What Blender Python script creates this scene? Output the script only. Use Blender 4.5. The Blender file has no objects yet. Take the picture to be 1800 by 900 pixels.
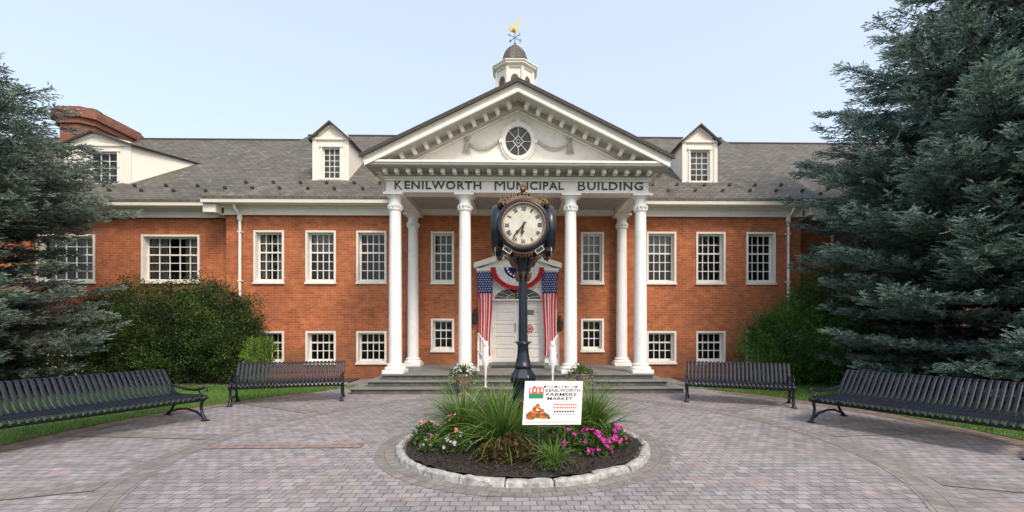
import bpy, math, random
import numpy as np
from mathutils import Vector, Matrix
random.seed(7); rng = np.random.default_rng(11)
scene = bpy.context.scene
COL = scene.collection
R = math.radians

# ------------------------------------------------------------------ camera maths (plan dimensions taken off the photo)
F, PPX, PPY, TH, H = 800.0, 922.0, 572.0, R(1.0), 1.65
def P(px, py, Y):
    dx = math.cos(TH)*(px-PPX) + math.sin(TH)*F
    dy = -math.sin(TH)*(px-PPX) + math.cos(TH)*F
    t = Y/dy
    return Vector((dx*t, Y, H - (py-PPY)*t))

# ------------------------------------------------------------------ materials
def new_mat(name):
    m = bpy.data.materials.new(name); m.use_nodes = True
    nt = m.node_tree; b = nt.nodes['Principled BSDF']
    return m, nt, b
def N(nt, t, **kw):
    n = nt.nodes.new(t)
    for k, v in kw.items():
        if k in n.inputs: n.inputs[k].default_value = v
        else: setattr(n, k, v)
    return n
def rgba(c): return (c[0], c[1], c[2], 1.0)
def mixc(nt, fac, a, b, bt='MIX'):
    m = nt.nodes.new('ShaderNodeMix'); m.data_type = 'RGBA'; m.blend_type = bt
    for s, v in ((0, fac), (6, a), (7, b)):
        if isinstance(v, (int, float)): m.inputs[s].default_value = v
        elif isinstance(v, (tuple, list)): m.inputs[s].default_value = rgba(v)
        else: nt.links.new(v, m.inputs[s])
    return m.outputs[2]
def ramp(nt, src, p0, p1, c0=(0,0,0), c1=(1,1,1)):
    r = nt.nodes.new('ShaderNodeValToRGB')
    r.color_ramp.elements[0].position = p0; r.color_ramp.elements[1].position = p1
    r.color_ramp.elements[0].color = rgba(c0); r.color_ramp.elements[1].color = rgba(c1)
    nt.links.new(src, r.inputs[0]); return r.outputs[0]
def add_bump(nt, b, src, strength, dist=0.01):
    u = N(nt, 'ShaderNodeBump', Strength=strength, Distance=dist)
    nt.links.new(src, u.inputs['Height']); nt.links.new(u.outputs[0], b.inputs['Normal']); return u
def simple(name, col, rough=.55, metal=0.0, var=.12, scale=5.0, bump=0.0, bscale=40.0, dirt=None, spec=None):
    m, nt, b = new_mat(name)
    tc = nt.nodes.new('ShaderNodeTexCoord')
    n = N(nt, 'ShaderNodeTexNoise', Scale=scale, Detail=5.0, Roughness=.6)
    nt.links.new(tc.outputs['Object'], n.inputs['Vector'])
    dark = tuple(c*(1-var) for c in col); lite = tuple(min(1, c*(1+var)) for c in col)
    c = mixc(nt, ramp(nt, n.outputs['Fac'], .3, .7), dark, lite)
    if dirt:
        n2 = N(nt, 'ShaderNodeTexNoise', Scale=dirt[1], Detail=7.0, Roughness=.7)
        nt.links.new(tc.outputs['Object'], n2.inputs['Vector'])
        c = mixc(nt, ramp(nt, n2.outputs['Fac'], .52, .75, c1=(dirt[2],)*3), c, dirt[0])
    nt.links.new(c, b.inputs['Base Color'])
    b.inputs['Roughness'].default_value = rough; b.inputs['Metallic'].default_value = metal
    if spec is not None: b.inputs['Specular IOR Level'].default_value = spec
    if bump:
        n3 = N(nt, 'ShaderNodeTexNoise', Scale=bscale, Detail=4.0)
        nt.links.new(tc.outputs['Object'], n3.inputs['Vector'])
        add_bump(nt, b, n3.outputs['Fac'], bump)
    return m
def bricks(name, c1, c2, mortar, bw, rh, ms, rough=.85, offset=.5, big=(.85,1.1), odd=None, bump=.5, rot=0.0, patch=None, smooth=.1, base=False):
    m, nt, b = new_mat(name)
    uv = nt.nodes.new('ShaderNodeUVMap')
    mp = N(nt, 'ShaderNodeMapping'); mp.inputs['Rotation'].default_value[2] = rot
    nt.links.new(uv.outputs[0], mp.inputs[0])
    wob = N(nt, 'ShaderNodeTexNoise', Scale=2.2, Detail=3.0)
    nt.links.new(mp.outputs[0], wob.inputs['Vector'])
    vm = nt.nodes.new('ShaderNodeVectorMath'); vm.operation = 'MULTIPLY_ADD'
    nt.links.new(wob.outputs['Color'], vm.inputs[0]); vm.inputs[1].default_value = (rh*.22,)*3
    nt.links.new(mp.outputs[0], vm.inputs[2])
    br = N(nt, 'ShaderNodeTexBrick'); br.offset = offset
    br.inputs['Color1'].default_value = rgba(c1); br.inputs['Color2'].default_value = rgba(c2)
    br.inputs['Mortar'].default_value = rgba(mortar)
    br.inputs['Scale'].default_value = 1.0; br.inputs['Mortar Size'].default_value = ms; br.inputs['Mortar Smooth'].default_value = smooth
    br.inputs['Brick Width'].default_value = bw; br.inputs['Row Height'].default_value = rh
    nt.links.new(vm.outputs[0], br.inputs['Vector'])
    c = br.outputs['Color']
    # per-course / per-block tone
    wn = N(nt, 'ShaderNodeTexNoise', Scale=1.0/bw*.9, Detail=1.0)
    nt.links.new(mp.outputs[0], wn.inputs['Vector'])
    lo = ramp(nt, wn.outputs['Fac'], .3, .7, (.82,)*3, (1.15,)*3)
    c = mixc(nt, 1.0, c, lo, 'MULTIPLY')
    n = N(nt, 'ShaderNodeTexNoise', Scale=.55, Detail=6.0, Roughness=.65)
    nt.links.new(mp.outputs[0], n.inputs['Vector'])
    c = mixc(nt, 1.0, c, ramp(nt, n.outputs['Fac'], .3, .72, (big[0],)*3, (big[1],)*3), 'MULTIPLY')
    if odd:
        n5 = N(nt, 'ShaderNodeTexNoise', Scale=odd[1], Detail=2.0)
        nt.links.new(mp.outputs[0], n5.inputs['Vector'])
        c = mixc(nt, ramp(nt, n5.outputs['Fac'], odd[2], odd[2]+.05, c1=(odd[3],)*3), c, odd[0])
    if patch:
        n6 = N(nt, 'ShaderNodeTexNoise', Scale=patch[1], Detail=5.0, Roughness=.7)
        nt.links.new(mp.outputs[0], n6.inputs['Vector'])
        c = mixc(nt, ramp(nt, n6.outputs['Fac'], .5, .7, c1=(patch[2],)*3), c, patch[0])
    if base:                                     # damp, soot-brown staining with a ragged upper edge
        sx = nt.nodes.new('ShaderNodeSeparateXYZ'); nt.links.new(uv.outputs[0], sx.inputs[0])
        n7 = N(nt, 'ShaderNodeTexNoise', Scale=1.3, Detail=6.0, Roughness=.7); nt.links.new(mp.outputs[0], n7.inputs['Vector'])
        sb = nt.nodes.new('ShaderNodeMath'); sb.operation = 'MULTIPLY_ADD'; sb.inputs[1].default_value = -1.6
        nt.links.new(n7.outputs['Fac'], sb.inputs[0]); nt.links.new(sx.outputs[1], sb.inputs[2])
        c = mixc(nt, ramp(nt, sb.outputs[0], -.75, 0.25, (.45,)*3, (0,)*3), c, (.13,.065,.035))
        st2 = N(nt, 'ShaderNodeTexNoise', Scale=1.0, Detail=5.0); m2 = N(nt, 'ShaderNodeMapping'); m2.inputs['Scale'].default_value = (3.2,.35,1)
        nt.links.new(uv.outputs[0], m2.inputs[0]); nt.links.new(m2.outputs[0], st2.inputs['Vector'])
        c = mixc(nt, ramp(nt, st2.outputs['Fac'], .55, .75, c1=(.38,)*3), c, (.17,.07,.04))
    nt.links.new(c, b.inputs['Base Color']); b.inputs['Roughness'].default_value = rough
    inv = nt.nodes.new('ShaderNodeMath'); inv.operation = 'SUBTRACT'; inv.inputs[0].default_value = 1
    nt.links.new(br.outputs['Fac'], inv.inputs[1])
    fine = N(nt, 'ShaderNodeTexNoise', Scale=60.0, Detail=3.0); nt.links.new(mp.outputs[0], fine.inputs['Vector'])
    ad = nt.nodes.new('ShaderNodeMath'); ad.operation = 'MULTIPLY_ADD'; ad.inputs[1].default_value = .35
    nt.links.new(fine.outputs['Fac'], ad.inputs[0]); nt.links.new(inv.outputs[0], ad.inputs[2])
    add_bump(nt, b, ad.outputs[0], bump, .008)
    return m
def foliage(name, dark, mid, lite, transl=.25, rough=.6):
    m, nt, b = new_mat(name)
    a = nt.nodes.new('ShaderNodeAttribute'); a.attribute_name = 'tint'
    r = nt.nodes.new('ShaderNodeValToRGB'); r.color_ramp.elements[0].color = rgba(dark); r.color_ramp.elements[1].color = rgba(lite)
    e = r.color_ramp.elements.new(.5); e.color = rgba(mid)
    nt.links.new(a.outputs['Fac'], r.inputs[0]); nt.links.new(r.outputs[0], b.inputs['Base Color'])
    b.inputs['Roughness'].default_value = rough; b.inputs['Specular IOR Level'].default_value = .25
    t = nt.nodes.new('ShaderNodeBsdfTranslucent'); nt.links.new(r.outputs[0], t.inputs[0])
    mx = nt.nodes.new('ShaderNodeMixShader'); mx.inputs[0].default_value = transl
    out = nt.nodes['Material Output']
    nt.links.new(b.outputs[0], mx.inputs[1]); nt.links.new(t.outputs[0], mx.inputs[2]); nt.links.new(mx.outputs[0], out.inputs[0])
    return m
def glass_mat():
    m, nt, b = new_mat('window_glass'); nt.nodes.remove(b)
    fr = N(nt, 'ShaderNodeFresnel', IOR=1.5)
    tc = nt.nodes.new('ShaderNodeTexCoord')
    n = N(nt, 'ShaderNodeTexNoise', Scale=3.5, Detail=2.0); nt.links.new(tc.outputs['Object'], n.inputs['Vector'])
    bp = N(nt, 'ShaderNodeBump', Strength=.35, Distance=.02); nt.links.new(n.outputs['Fac'], bp.inputs['Height'])
    tr = nt.nodes.new('ShaderNodeBsdfTransparent'); tr.inputs[0].default_value = (.8,.84,.82,1)
    gl = nt.nodes.new('ShaderNodeBsdfGlossy'); gl.inputs['Roughness'].default_value = .03; nt.links.new(bp.outputs[0], gl.inputs['Normal'])
    mx = nt.nodes.new('ShaderNodeMixShader')
    nt.links.new(fr.outputs[0], mx.inputs[0]); nt.links.new(tr.outputs[0], mx.inputs[1]); nt.links.new(gl.outputs[0], mx.inputs[2])
    nt.links.new(mx.outputs[0], nt.nodes['Material Output'].inputs[0]); return m

M = {}
M['brick'] = bricks('facade_brick', (.50,.142,.040), (.34,.088,.028), (.38,.20,.125), .215, .075, .008, odd=((.10,.035,.02), 5.5, .73, .8), big=(.78,1.14), bump=.5, patch=((.30,.105,.05), 1.7, .35), base=True)
M['chim'] = bricks('chimney_brick', (.31,.09,.045), (.19,.055,.03), (.20,.14,.11), .215, .075, .01, odd=((.12,.05,.03), 3.0, .62, .7))
M['slate'] = bricks('roof_slate', (.128,.117,.098), (.085,.080,.067), (.035,.032,.028), .26, .15, .010, rough=.75, big=(.8,1.22), bump=.9, odd=((.24,.21,.17), 3.1, .62, .45))
M['paver'] = bricks('concrete_paver', (.305,.285,.292), (.205,.195,.207), (.095,.088,.088), .135, .11, .006, rough=.82, big=(.8,1.14), odd=((.36,.26,.25), 2.6, .60, .45), bump=.55, patch=((.24,.20,.17), .8, .5), smooth=.3)
M['paver_band'] = bricks('tan_band_paver', (.235,.213,.203), (.180,.165,.158), (.105,.095,.09), .12, .155, .005, rough=.85, bump=.5, smooth=.3)
M['paver_edge'] = bricks('brown_edge_paver', (.22,.165,.135), (.15,.115,.095), (.09,.07,.06), .2, .15, .008, rough=.85, bump=.5, smooth=.3)
M['paver_red'] = bricks('reddish_band_paver', (.28,.20,.18), (.22,.165,.155), (.12,.10,.09), .12, .155, .007, rough=.85, bump=.5, smooth=.3)
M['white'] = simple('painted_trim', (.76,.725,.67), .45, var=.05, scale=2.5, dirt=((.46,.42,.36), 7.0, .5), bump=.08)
M['soffit'] = simple('shade_grey_soffit', (.36,.345,.32), .6, var=.12, scale=4, dirt=((.22,.2,.18), 5.0, .5))  # grey base colour paints in the shade under the cornices and portico ceiling
M['cream'] = simple('cream_siding', (.78,.72,.64), .55, var=.04, scale=2.0, dirt=((.55,.48,.4), 4.0, .25))
M['colwhite'] = simple('column_paint', (.80,.79,.77), .4, var=.04, scale=2.0, dirt=((.5,.47,.42), 4.0, .45), bump=.08)
M['gutter'] = simple('gutter_metal', (.66,.62,.55), .45, var=.07, scale=3.0, dirt=((.35,.31,.26), 6.0, .45))
M['doorpaint'] = simple('door_paint', (.72,.69,.65), .4, var=.04)
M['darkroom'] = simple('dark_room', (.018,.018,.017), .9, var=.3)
M['curtain'] = simple('curtain_cloth', (.35,.33,.30), .9, var=.25, scale=9)
M['blind'] = simple('blind_cloth', (.20,.19,.175), .9, var=.3, scale=14)
M['glass'] = glass_mat()
M['letter'] = simple('dark_lettering', (.035,.032,.03), .5)
M['roofedge'] = simple('dark_roof_edge', (.055,.045,.04), .8, var=.3, scale=20)
M['guard'] = simple('snow_guard_metal', (.03,.025,.022), .6)
M['stone'] = simple('bluestone', (.17,.175,.165), .75, var=.25, scale=2.2, dirt=((.10,.09,.075), 3.0, .8), bump=.4, bscale=25)
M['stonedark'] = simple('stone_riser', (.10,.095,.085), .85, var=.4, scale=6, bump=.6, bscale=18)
M['granite'] = simple('granite_curb', (.34,.335,.32), .85, var=.4, scale=14, dirt=((.12,.11,.09), 9.0, .85), bump=.9, bscale=22)
M['mulch'] = simple('bark_mulch', (.020,.015,.013), .95, var=.6, scale=30, bump=1.0, bscale=60, dirt=((.09,.06,.045), 45.0, .8))
M['soil'] = simple('soil', (.06,.045,.035), .95, var=.4, scale=8, bump=.8, bscale=30)
M['walk'] = simple('concrete_walk', (.42,.39,.36), .85, var=.12, scale=1.5, dirt=((.25,.22,.2), 3.0, .5), bump=.2)
M['lawn'] = simple('lawn_ground', (.06,.115,.022), .95, var=.35, scale=6, bump=.8, bscale=50)
M['fargrass'] = simple('distant_turf', (.05,.085,.025), .95, var=.3, scale=.6)
M['benchpaint'] = simple('bench_paint', (.008,.011,.022), .42, var=.2, scale=12, dirt=((.025,.028,.04), 9.0, .35), spec=.35)
M['clockpaint'] = simple('clock_paint', (.006,.011,.024), .30, var=.2, scale=8, dirt=((.02,.028,.042), 9.0, .3))
M['gold'] = simple('aged_gold', (.20,.12,.06), .45, metal=.7, var=.4, scale=30)
M['goldbright'] = simple('gilded_vane', (.62,.42,.12), .35, metal=.8, var=.3, scale=12, dirt=((.12,.2,.14), 6.0, .8))
M['dial'] = simple('clock_dial', (.56,.54,.45), .35, var=.12, scale=9, dirt=((.3,.27,.2), 12.0, .5))
M['vane'] = simple('vane_steel', (.16,.20,.30), .5, metal=.4)
M['urn'] = simple('urn_clay', (.21,.155,.13), .8, var=.25, scale=9, dirt=((.12,.11,.09), 7.0, .6), bump=.4)
M['red'] = simple('flag_red', (.50,.02,.035), .8, var=.12)
M['flagwhite'] = simple('flag_white', (.72,.70,.70), .8, var=.06)
M['blue'] = simple('flag_blue', (.018,.035,.15), .8, var=.12)
M['cloth'] = simple('white_cloth', (.74,.74,.78), .8, var=.06)
M['signboard'] = simple('sign_board', (.74,.72,.71), .4, var=.02)
M['ink'] = simple('black_ink', (.015,.015,.015), .6)
M['inkgrey'] = simple('grey_ink', (.30,.29,.30), .6)
M['inkred'] = simple('red_ink', (.55,.10,.09), .6)
M['inkgreen'] = simple('green_ink', (.01,.20,.10), .6)
M['veg_red'] = simple('printed_red', (.55,.06,.02), .5)
M['veg_orange'] = simple('printed_orange', (.60,.17,.02), .5)
M['veg_green'] = simple('printed_green', (.06,.13,.02), .5)
M['wire'] = simple('galvanised_wire', (.35,.35,.34), .4, metal=.8)
M['plaque'] = simple('door_plaque', (.16,.15,.12), .5)
M['notice'] = simple('red_notice', (.52,.09,.05), .6)
M['mat'] = simple('rubber_mat', (.02,.02,.019), .9)
M['lantern'] = simple('lantern_metal', (.02,.02,.022), .5)
M['bark'] = simple('spruce_bark', (.075,.055,.042), .95, var=.4, scale=12, bump=1.0)
M['twig'] = simple('shrub_twig', (.07,.05,.035), .95, var=.3, scale=12)
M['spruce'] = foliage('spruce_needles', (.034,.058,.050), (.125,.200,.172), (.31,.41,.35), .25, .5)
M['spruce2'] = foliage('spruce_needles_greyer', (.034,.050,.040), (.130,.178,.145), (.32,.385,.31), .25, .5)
M['hedge'] = foliage('dark_shrub_leaf', (.014,.020,.008), (.042,.080,.020), (.115,.165,.04), .2, .5)
M['yew'] = foliage('bright_shrub_leaf', (.015,.045,.010), (.055,.145,.026), (.13,.26,.045), .25, .5)
M['boxleaf'] = foliage('small_bush_leaf', (.05,.10,.012), (.12,.22,.03), (.20,.32,.06), .25)
M['paleleaf'] = foliage('pale_leaf', (.10,.13,.05), (.22,.26,.12), (.36,.38,.22), .25)
M['grassleaf'] = foliage('fountain_grass', (.04,.09,.015), (.11,.21,.035), (.28,.36,.11), .3, .45)
M['lawnblade'] = foliage('lawn_blade', (.06,.14,.015), (.11,.235,.03), (.18,.31,.05), .35)
M['bronze'] = foliage('bronze_leaf', (.03,.035,.012), (.10,.075,.03), (.20,.10,.04), .25)
M['greenleaf'] = foliage('bedding_leaf', (.03,.07,.012), (.07,.14,.03), (.13,.21,.05), .3)
M['salmon'] = foliage('salmon_petal', (.65,.16,.12), (.75,.27,.20), (.80,.45,.38), .2)
M['lilac'] = foliage('lilac_petal', (.45,.35,.50), (.62,.55,.66), (.8,.76,.8), .2)
M['magenta'] = foliage('magenta_petal', (.32,.01,.17), (.55,.02,.32), (.70,.08,.45), .2)
M['purple'] = foliage('purple_petal', (.12,.03,.20), (.25,.08,.35), (.5,.35,.55), .2)

# ------------------------------------------------------------------ mesh building
WORLD = {}
def link(o, parent=None, origin=(0,0,0)):
    COL.objects.link(o)
    origin = Vector(origin); WORLD[o.name] = origin
    if parent is not None:
        o.parent = parent; o.location = origin - WORLD[parent.name]
    else: o.location = origin
    return o
def props(o, label=None, cat=None, group=None, kind=None):
    if label: o['label'] = label
    if cat: o['category'] = cat
    if group: o['group'] = group
    if kind: o['kind'] = kind
    return o
def empty(name, loc, label=None, cat=None, group=None):
    o = bpy.data.objects.new(name, None); o.empty_display_size = .2
    link(o, None, loc); return props(o, label, cat, group)
class MB:
    def __init__(s): s.v = []; s.f = []; s.m = []; s.sm = []; s.uv = None
    def add(s, vs, fs, m=0, smooth=False):
        k = len(s.v); s.v += [tuple(a) for a in vs]
        for f in fs: s.f.append(tuple(k+i for i in f)); s.m.append(m); s.sm.append(smooth)
    def poly(s, pts, m=0): s.add(pts, [tuple(range(len(pts)))], m)
    def box(s, x0, x1, y0, y1, z0, z1, m=0):
        if x0 > x1: x0, x1 = x1, x0
        if y0 > y1: y0, y1 = y1, y0
        if z0 > z1: z0, z1 = z1, z0
        s.add([(x0,y0,z0),(x1,y0,z0),(x1,y1,z0),(x0,y1,z0),(x0,y0,z1),(x1,y0,z1),(x1,y1,z1),(x0,y1,z1)],
              [(0,3,2,1),(4,5,6,7),(0,1,5,4),(1,2,6,5),(2,3,7,6),(3,0,4,7)], m)
    def prism(s, pts, y0, y1, m=0):          # pts = (x,z) counter-clockwise seen from -Y
        n = len(pts)
        s.add([(x,y0,z) for x,z in pts]+[(x,y1,z) for x,z in pts],
              [tuple(range(n)), tuple(reversed(range(n,2*n)))]+[(i,i+n,(i+1)%n+n,(i+1)%n) for i in range(n)], m)
    def slab(s, pts, d, m=0):                # polygon of 3-d points thickened by vector d
        n = len(pts); d = Vector(d)
        s.add([Vector(p) for p in pts]+[Vector(p)+d for p in pts],
              [tuple(range(n)), tuple(reversed(range(n,2*n)))]+[(i,i+n,(i+1)%n+n,(i+1)%n) for i in range(n)], m)
    def lathe(s, prof, c=(0,0), n=24, m=0, smooth=True, rot=0.0, sx=1, sy=1):
        vs = []; fs = []
        for r, z in prof:
            for i in range(n):
                a = 2*math.pi*i/n+rot; vs.append((c[0]+r*sx*math.cos(a), c[1]+r*sy*math.sin(a), z))
        for j in range(len(prof)-1):
            for i in range(n):
                a, b = j*n+i, j*n+(i+1)%n; fs.append((a, b, b+n, a+n))
        s.add(vs, fs, m, smooth)
        s.add(vs[:n], [tuple(reversed(range(n)))], m); s.add(vs[-n:], [tuple(range(n))], m)
    def tube(s, pts, r, n=8, m=0, smooth=True, flat=None):
        pts = [Vector(p) for p in pts]; k = len(pts)
        rs = r if isinstance(r, (list, tuple)) else [r]*k
        vs = []; fs = []; up0 = None
        for i, p in enumerate(pts):
            t = (pts[min(i+1,k-1)]-pts[max(i-1,0)]).normalized()
            if up0 is None: up0 = Vector((0,0,1)) if abs(t.z) < .9 else Vector((1,0,0))
            a = t.cross(up0).normalized(); b = a.cross(t).normalized(); up0 = b
            for j in range(n):
                an = 2*math.pi*j/n
                vs.append(p+a*math.cos(an)*rs[i]+b*math.sin(an)*rs[i]*(flat or 1))
        for i in range(k-1):
            for j in range(n):
                a, b = i*n+j, i*n+(j+1)%n; fs.append((a, b, b+n, a+n))
        s.add(vs, fs, m, smooth); s.add(vs[:n], [tuple(reversed(range(n)))], m); s.add(vs[-n:], [tuple(range(n))], m)
    def disc(s, c, rx, rz, y, n=32, m=0):
        s.add([(c[0]+rx*math.cos(2*math.pi*i/n), y, c[1]+rz*math.sin(2*math.pi*i/n)) for i in range(n)], [tuple(range(n))], m)
    def ring_y(s, c, r0, r1, y0, y1, n=40, m=0, e=1.0, a0=0, a1=2*math.pi):   # annulus facing -Y, e = height/width
        full = abs(a1-a0-2*math.pi) < 1e-6; k = n if full else n+1
        vs = []
        for y in (y0, y1):
            for r in (r0, r1):
                for i in range(k):
                    a = a0+(a1-a0)*i/n; vs.append((c[0]+r*math.cos(a), y, c[1]+r*e*math.sin(a)))
        fs = []
        for i in range(n):
            j = (i+1) % k
            fs += [(i,j,k+j,k+i), (k+i,k+j,3*k+j,3*k+i), (2*k+i,i,j,2*k+j)[::-1], (2*k+i,3*k+i,3*k+j,2*k+j)]
        s.add(vs, fs, m, False)
    def build(s, name, mats, parent=None, origin=(0,0,0), bevel=0, uvf=None, local=False):
        me = bpy.data.meshes.new(name)
        o0 = Vector((0,0,0)) if local else Vector(origin)
        vs = [(a[0]-o0.x, a[1]-o0.y, a[2]-o0.z) for a in s.v]
        me.from_pydata(vs, [], s.f)
        mats = mats if isinstance(mats, (list, tuple)) else [mats]
        for mm in mats: me.materials.append(mm)
        me.polygons.foreach_set('material_index', s.m); me.polygons.foreach_set('use_smooth', s.sm)
        auto_uv(me, s.v, uvf); me.validate(); me.update()
        o = bpy.data.objects.new(name, me); link(o, parent, origin)
        if bevel:
            b = o.modifiers.new('bevel', 'BEVEL'); b.width = bevel; b.segments = 2; b.limit_method = 'ANGLE'; b.angle_limit = R(40)
        return o
def auto_uv(me, wv, uvf=None):
    uvl = me.uv_layers.new(name='UVMap'); data = uvl.data
    for p in me.polygons:
        n = p.normal
        if abs(n.z) > .96: u = Vector((1,0,0)); v = Vector((0,1,0))
        else:
            u = Vector((-n.y, n.x, 0)).normalized(); v = n.cross(u).normalized()
            if v.z < 0: v = -v
        for li in p.loop_indices:
            c = Vector(wv[me.loops[li].vertex_index])
            data[li].uv = uvf(c) if uvf else (c.dot(u), c.dot(v))
def clone(o, parent, origin, rotz=None):
    c = o.copy(); link(c, parent, origin)
    if rotz is not None: c.rotation_euler = (0, 0, rotz)
    return c
def text_mesh(txt, w, h, depth=.02, bold=.0, spacing=1.0):
    cu = bpy.data.curves.new('txt', 'FONT'); cu.body = txt; cu.offset = bold; cu.extrude = .02; cu.space_character = spacing
    cu.resolution_u = 3
    ob = bpy.data.objects.new('txt', cu); COL.objects.link(ob)
    bpy.context.view_layer.update()
    me = bpy.data.meshes.new_from_object(ob)
    vs = [v.co.copy() for v in me.vertices]; fs = [tuple(p.vertices) for p in me.polygons]
    bpy.data.objects.remove(ob); bpy.data.curves.remove(cu); bpy.data.meshes.remove(me)
    x0 = min(v.x for v in vs); x1 = max(v.x for v in vs); y0 = min(v.y for v in vs); y1 = max(v.y for v in vs)
    z0 = min(v.z for v in vs); z1 = max(v.z for v in vs)
    sx = (w/(x1-x0)) if w else h/(y1-y0)
    return [((v.x-(x0+x1)/2)*sx, (v.z-z1)/(z1-z0)*-depth, (v.y-y0)/(y1-y0)*h) for v in vs], fs
def put_text(mb, txt, cx, z, y, w, h, depth=.02, bold=0.0, m=0, spacing=1.0):
    vs, fs = text_mesh(txt, w, h, depth, bold, spacing)
    mb.add([(cx+a, y-depth+b, z+c) for a, b, c in vs], fs, m)

# ------------------------------------------------------------------ numpy foliage
def np_mesh(name, V, k, mat, tint, parent=None, origin=(0,0,0), local=False):
    V = np.asarray(V, dtype=np.float32).reshape(-1, 3); n = len(V)//k
    if not local: V = V - np.array(origin, dtype=np.float32)
    me = bpy.data.meshes.new(name)
    me.vertices.add(len(V)); me.vertices.foreach_set('co', V.ravel())
    me.loops.add(len(V)); me.loops.foreach_set('vertex_index', np.arange(len(V), dtype=np.int32))
    me.polygons.add(n); me.polygons.foreach_set('loop_start', np.arange(0, len(V), k, dtype=np.int32))
    me.polygons.foreach_set('loop_total', np.full(n, k, dtype=np.int32))
    a = me.attributes.new('tint', 'FLOAT', 'FACE'); a.data.foreach_set('value', np.clip(tint, 0, 1).astype(np.float32))
    me.materials.append(mat); me.update(calc_edges=True)
    o = bpy.data.objects.new(name, me); return link(o, parent, origin)
def unit(a): return a/np.maximum(np.linalg.norm(a, axis=-1, keepdims=True), 1e-9)
def leaves(Pn, D, L, W, up=None):
    """diamond leaves folded a little along the middle"""
    n = len(Pn); D = unit(D)
    r = rng.normal(size=(n,3)) if up is None else up+rng.normal(size=(n,3))*.5
    S = unit(np.cross(D, r)); L = np.asarray(L).reshape(-1,1)*np.ones((n,1)); W = np.asarray(W).reshape(-1,1)*np.ones((n,1))
    a = Pn; c = Pn+D*L; m = Pn+D*L*.45
    return np.stack([a, m-S*W/2, c, m+S*W/2], axis=1).reshape(-1,3)

def spruce(name, loc, prof, zmin, zmax, dens, mat, label, seed, whorl=.36):
    g = np.random.default_rng(seed)
    root = empty(name, loc, label, 'tree', 'blue spruces flanking the building')
    t = MB(); prof_t = [(.30,-.05),(.24,.5),(.2,2)]; k = 10
    t.lathe([(.28,-.1),(.22,.4),(.19,2.0),(.14,5.0),(.09,zmax*.75),(.02,zmax-.2)], n=12)
    for z in ():
        pass
    zs = [p[0] for p in prof]; rs = [p[1] for p in prof]
    SP = []; SD = []; ST = []; SL = []
    z = zmin
    while z < zmax:
        Rz = float(np.interp(z, zs, rs)); nb = max(6, int(6+Rz*2.2))
        off = g.uniform(0, 6.28)
        for i in range(nb):
            az = off+2*math.pi*i/nb+g.normal()*.18
            L = max(.25, Rz*g.uniform(.74, 1.03)); z0 = z+g.normal()*.16
            top = np.clip((z-zmin)/(zmax-zmin), 0, 1)
            a = -.16+.52*top+g.normal()*.05; b = .17-.05*top
            d = np.array([math.cos(az), math.sin(az)]); side = np.array([-d[1], d[0]])
            bend = g.normal()*.05
            def C(s):
                s = np.asarray(s)
                xy = d[None]*(L*s)[:,None]+side[None]*(bend*L*s*s)[:,None]
                return np.column_stack([xy, z0+L*(a*s+b*s*s)])
            pts = C(np.linspace(0, .97, 6)); t.tube([tuple(p) for p in pts], [.006+.009*L*(1-q) for q in np.linspace(0,1,6)], 5)
            ns = max(6, int(L/.135*2*dens))
            s = 1-g.uniform(0, 1, ns)**1.25*.86; sgn = np.where(np.arange(ns) % 2, 1, -1)
            cen = C(s)
            ang = az+sgn*(R(58)-R(22)*s+g.normal(size=ns)*.15)
            ls = np.minimum(.42*L*(1-s)+.22, .30*L+.12)*g.uniform(.6,1.1,ns)
            tone = g.uniform(.30,.70); tj = g.normal(size=ns)*.13
            for j in range(ns):
                n = max(5, int(ls[j]/.036*dens))
                tt = np.linspace(.05, 1, n)
                sd = np.array([math.cos(ang[j]), math.sin(ang[j])])
                pz = cen[j,2]+ls[j]*(a*.4*tt-.10*tt+.16*tt*tt)+g.normal(size=n)*.042-.03*g.random(n)
                pos = np.column_stack([cen[j,0]+sd[0]*ls[j]*tt, cen[j,1]+sd[1]*ls[j]*tt, pz])
                a2 = ang[j]+np.where(np.arange(n) % 2, 1, -1)*g.uniform(.3,1.0,n)*(1-.5*tt)
                dd = np.column_stack([np.cos(a2), np.sin(a2), g.normal(size=n)*.22+.16])
                SP.append(pos); SD.append(dd); SL.append(g.uniform(.11,.18,n))
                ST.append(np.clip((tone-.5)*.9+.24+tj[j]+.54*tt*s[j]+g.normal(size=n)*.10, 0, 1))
        z += whorl*(.75+.5*g.random())*(1.0 if z < zmax*.7 else .8)
    SP = np.concatenate(SP); SD = unit(np.concatenate(SD)); ST = np.concatenate(ST); SL = np.concatenate(SL)
    n = len(SP); q = 9
    ref = g.normal(size=(n,3)); A = unit(np.cross(SD, ref)); B = np.cross(SD, A)
    V = np.zeros((n, q, 3, 3), dtype=np.float32); 
    for i in range(q):
        ph = 2*math.pi*(i*.382)+g.uniform(0,.5,n); u = i/(q-1)
        o = A*np.cos(ph)[:,None]+B*np.sin(ph)[:,None]
        base = SP+SD*(SL*u*.85)[:,None]
        out = unit(o*(1.0-.75*u)+SD*(.75+.6*u))
        ln = .052*(1-.2*u)
        w = np.cross(out, SD)+o*.2; w = unit(w+g.normal(size=(n,3))*.4)*.015
        V[:,i,0] = base-w; V[:,i,1] = base+w; V[:,i,2] = base+out*ln
    tint = np.repeat(ST, q)+g.normal(size=n*q)*.06
    V = V.reshape(-1,3)
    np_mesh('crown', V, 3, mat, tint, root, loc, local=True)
    t.build('trunk', M['bark'], root, loc, local=True)
    return root, n

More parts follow.
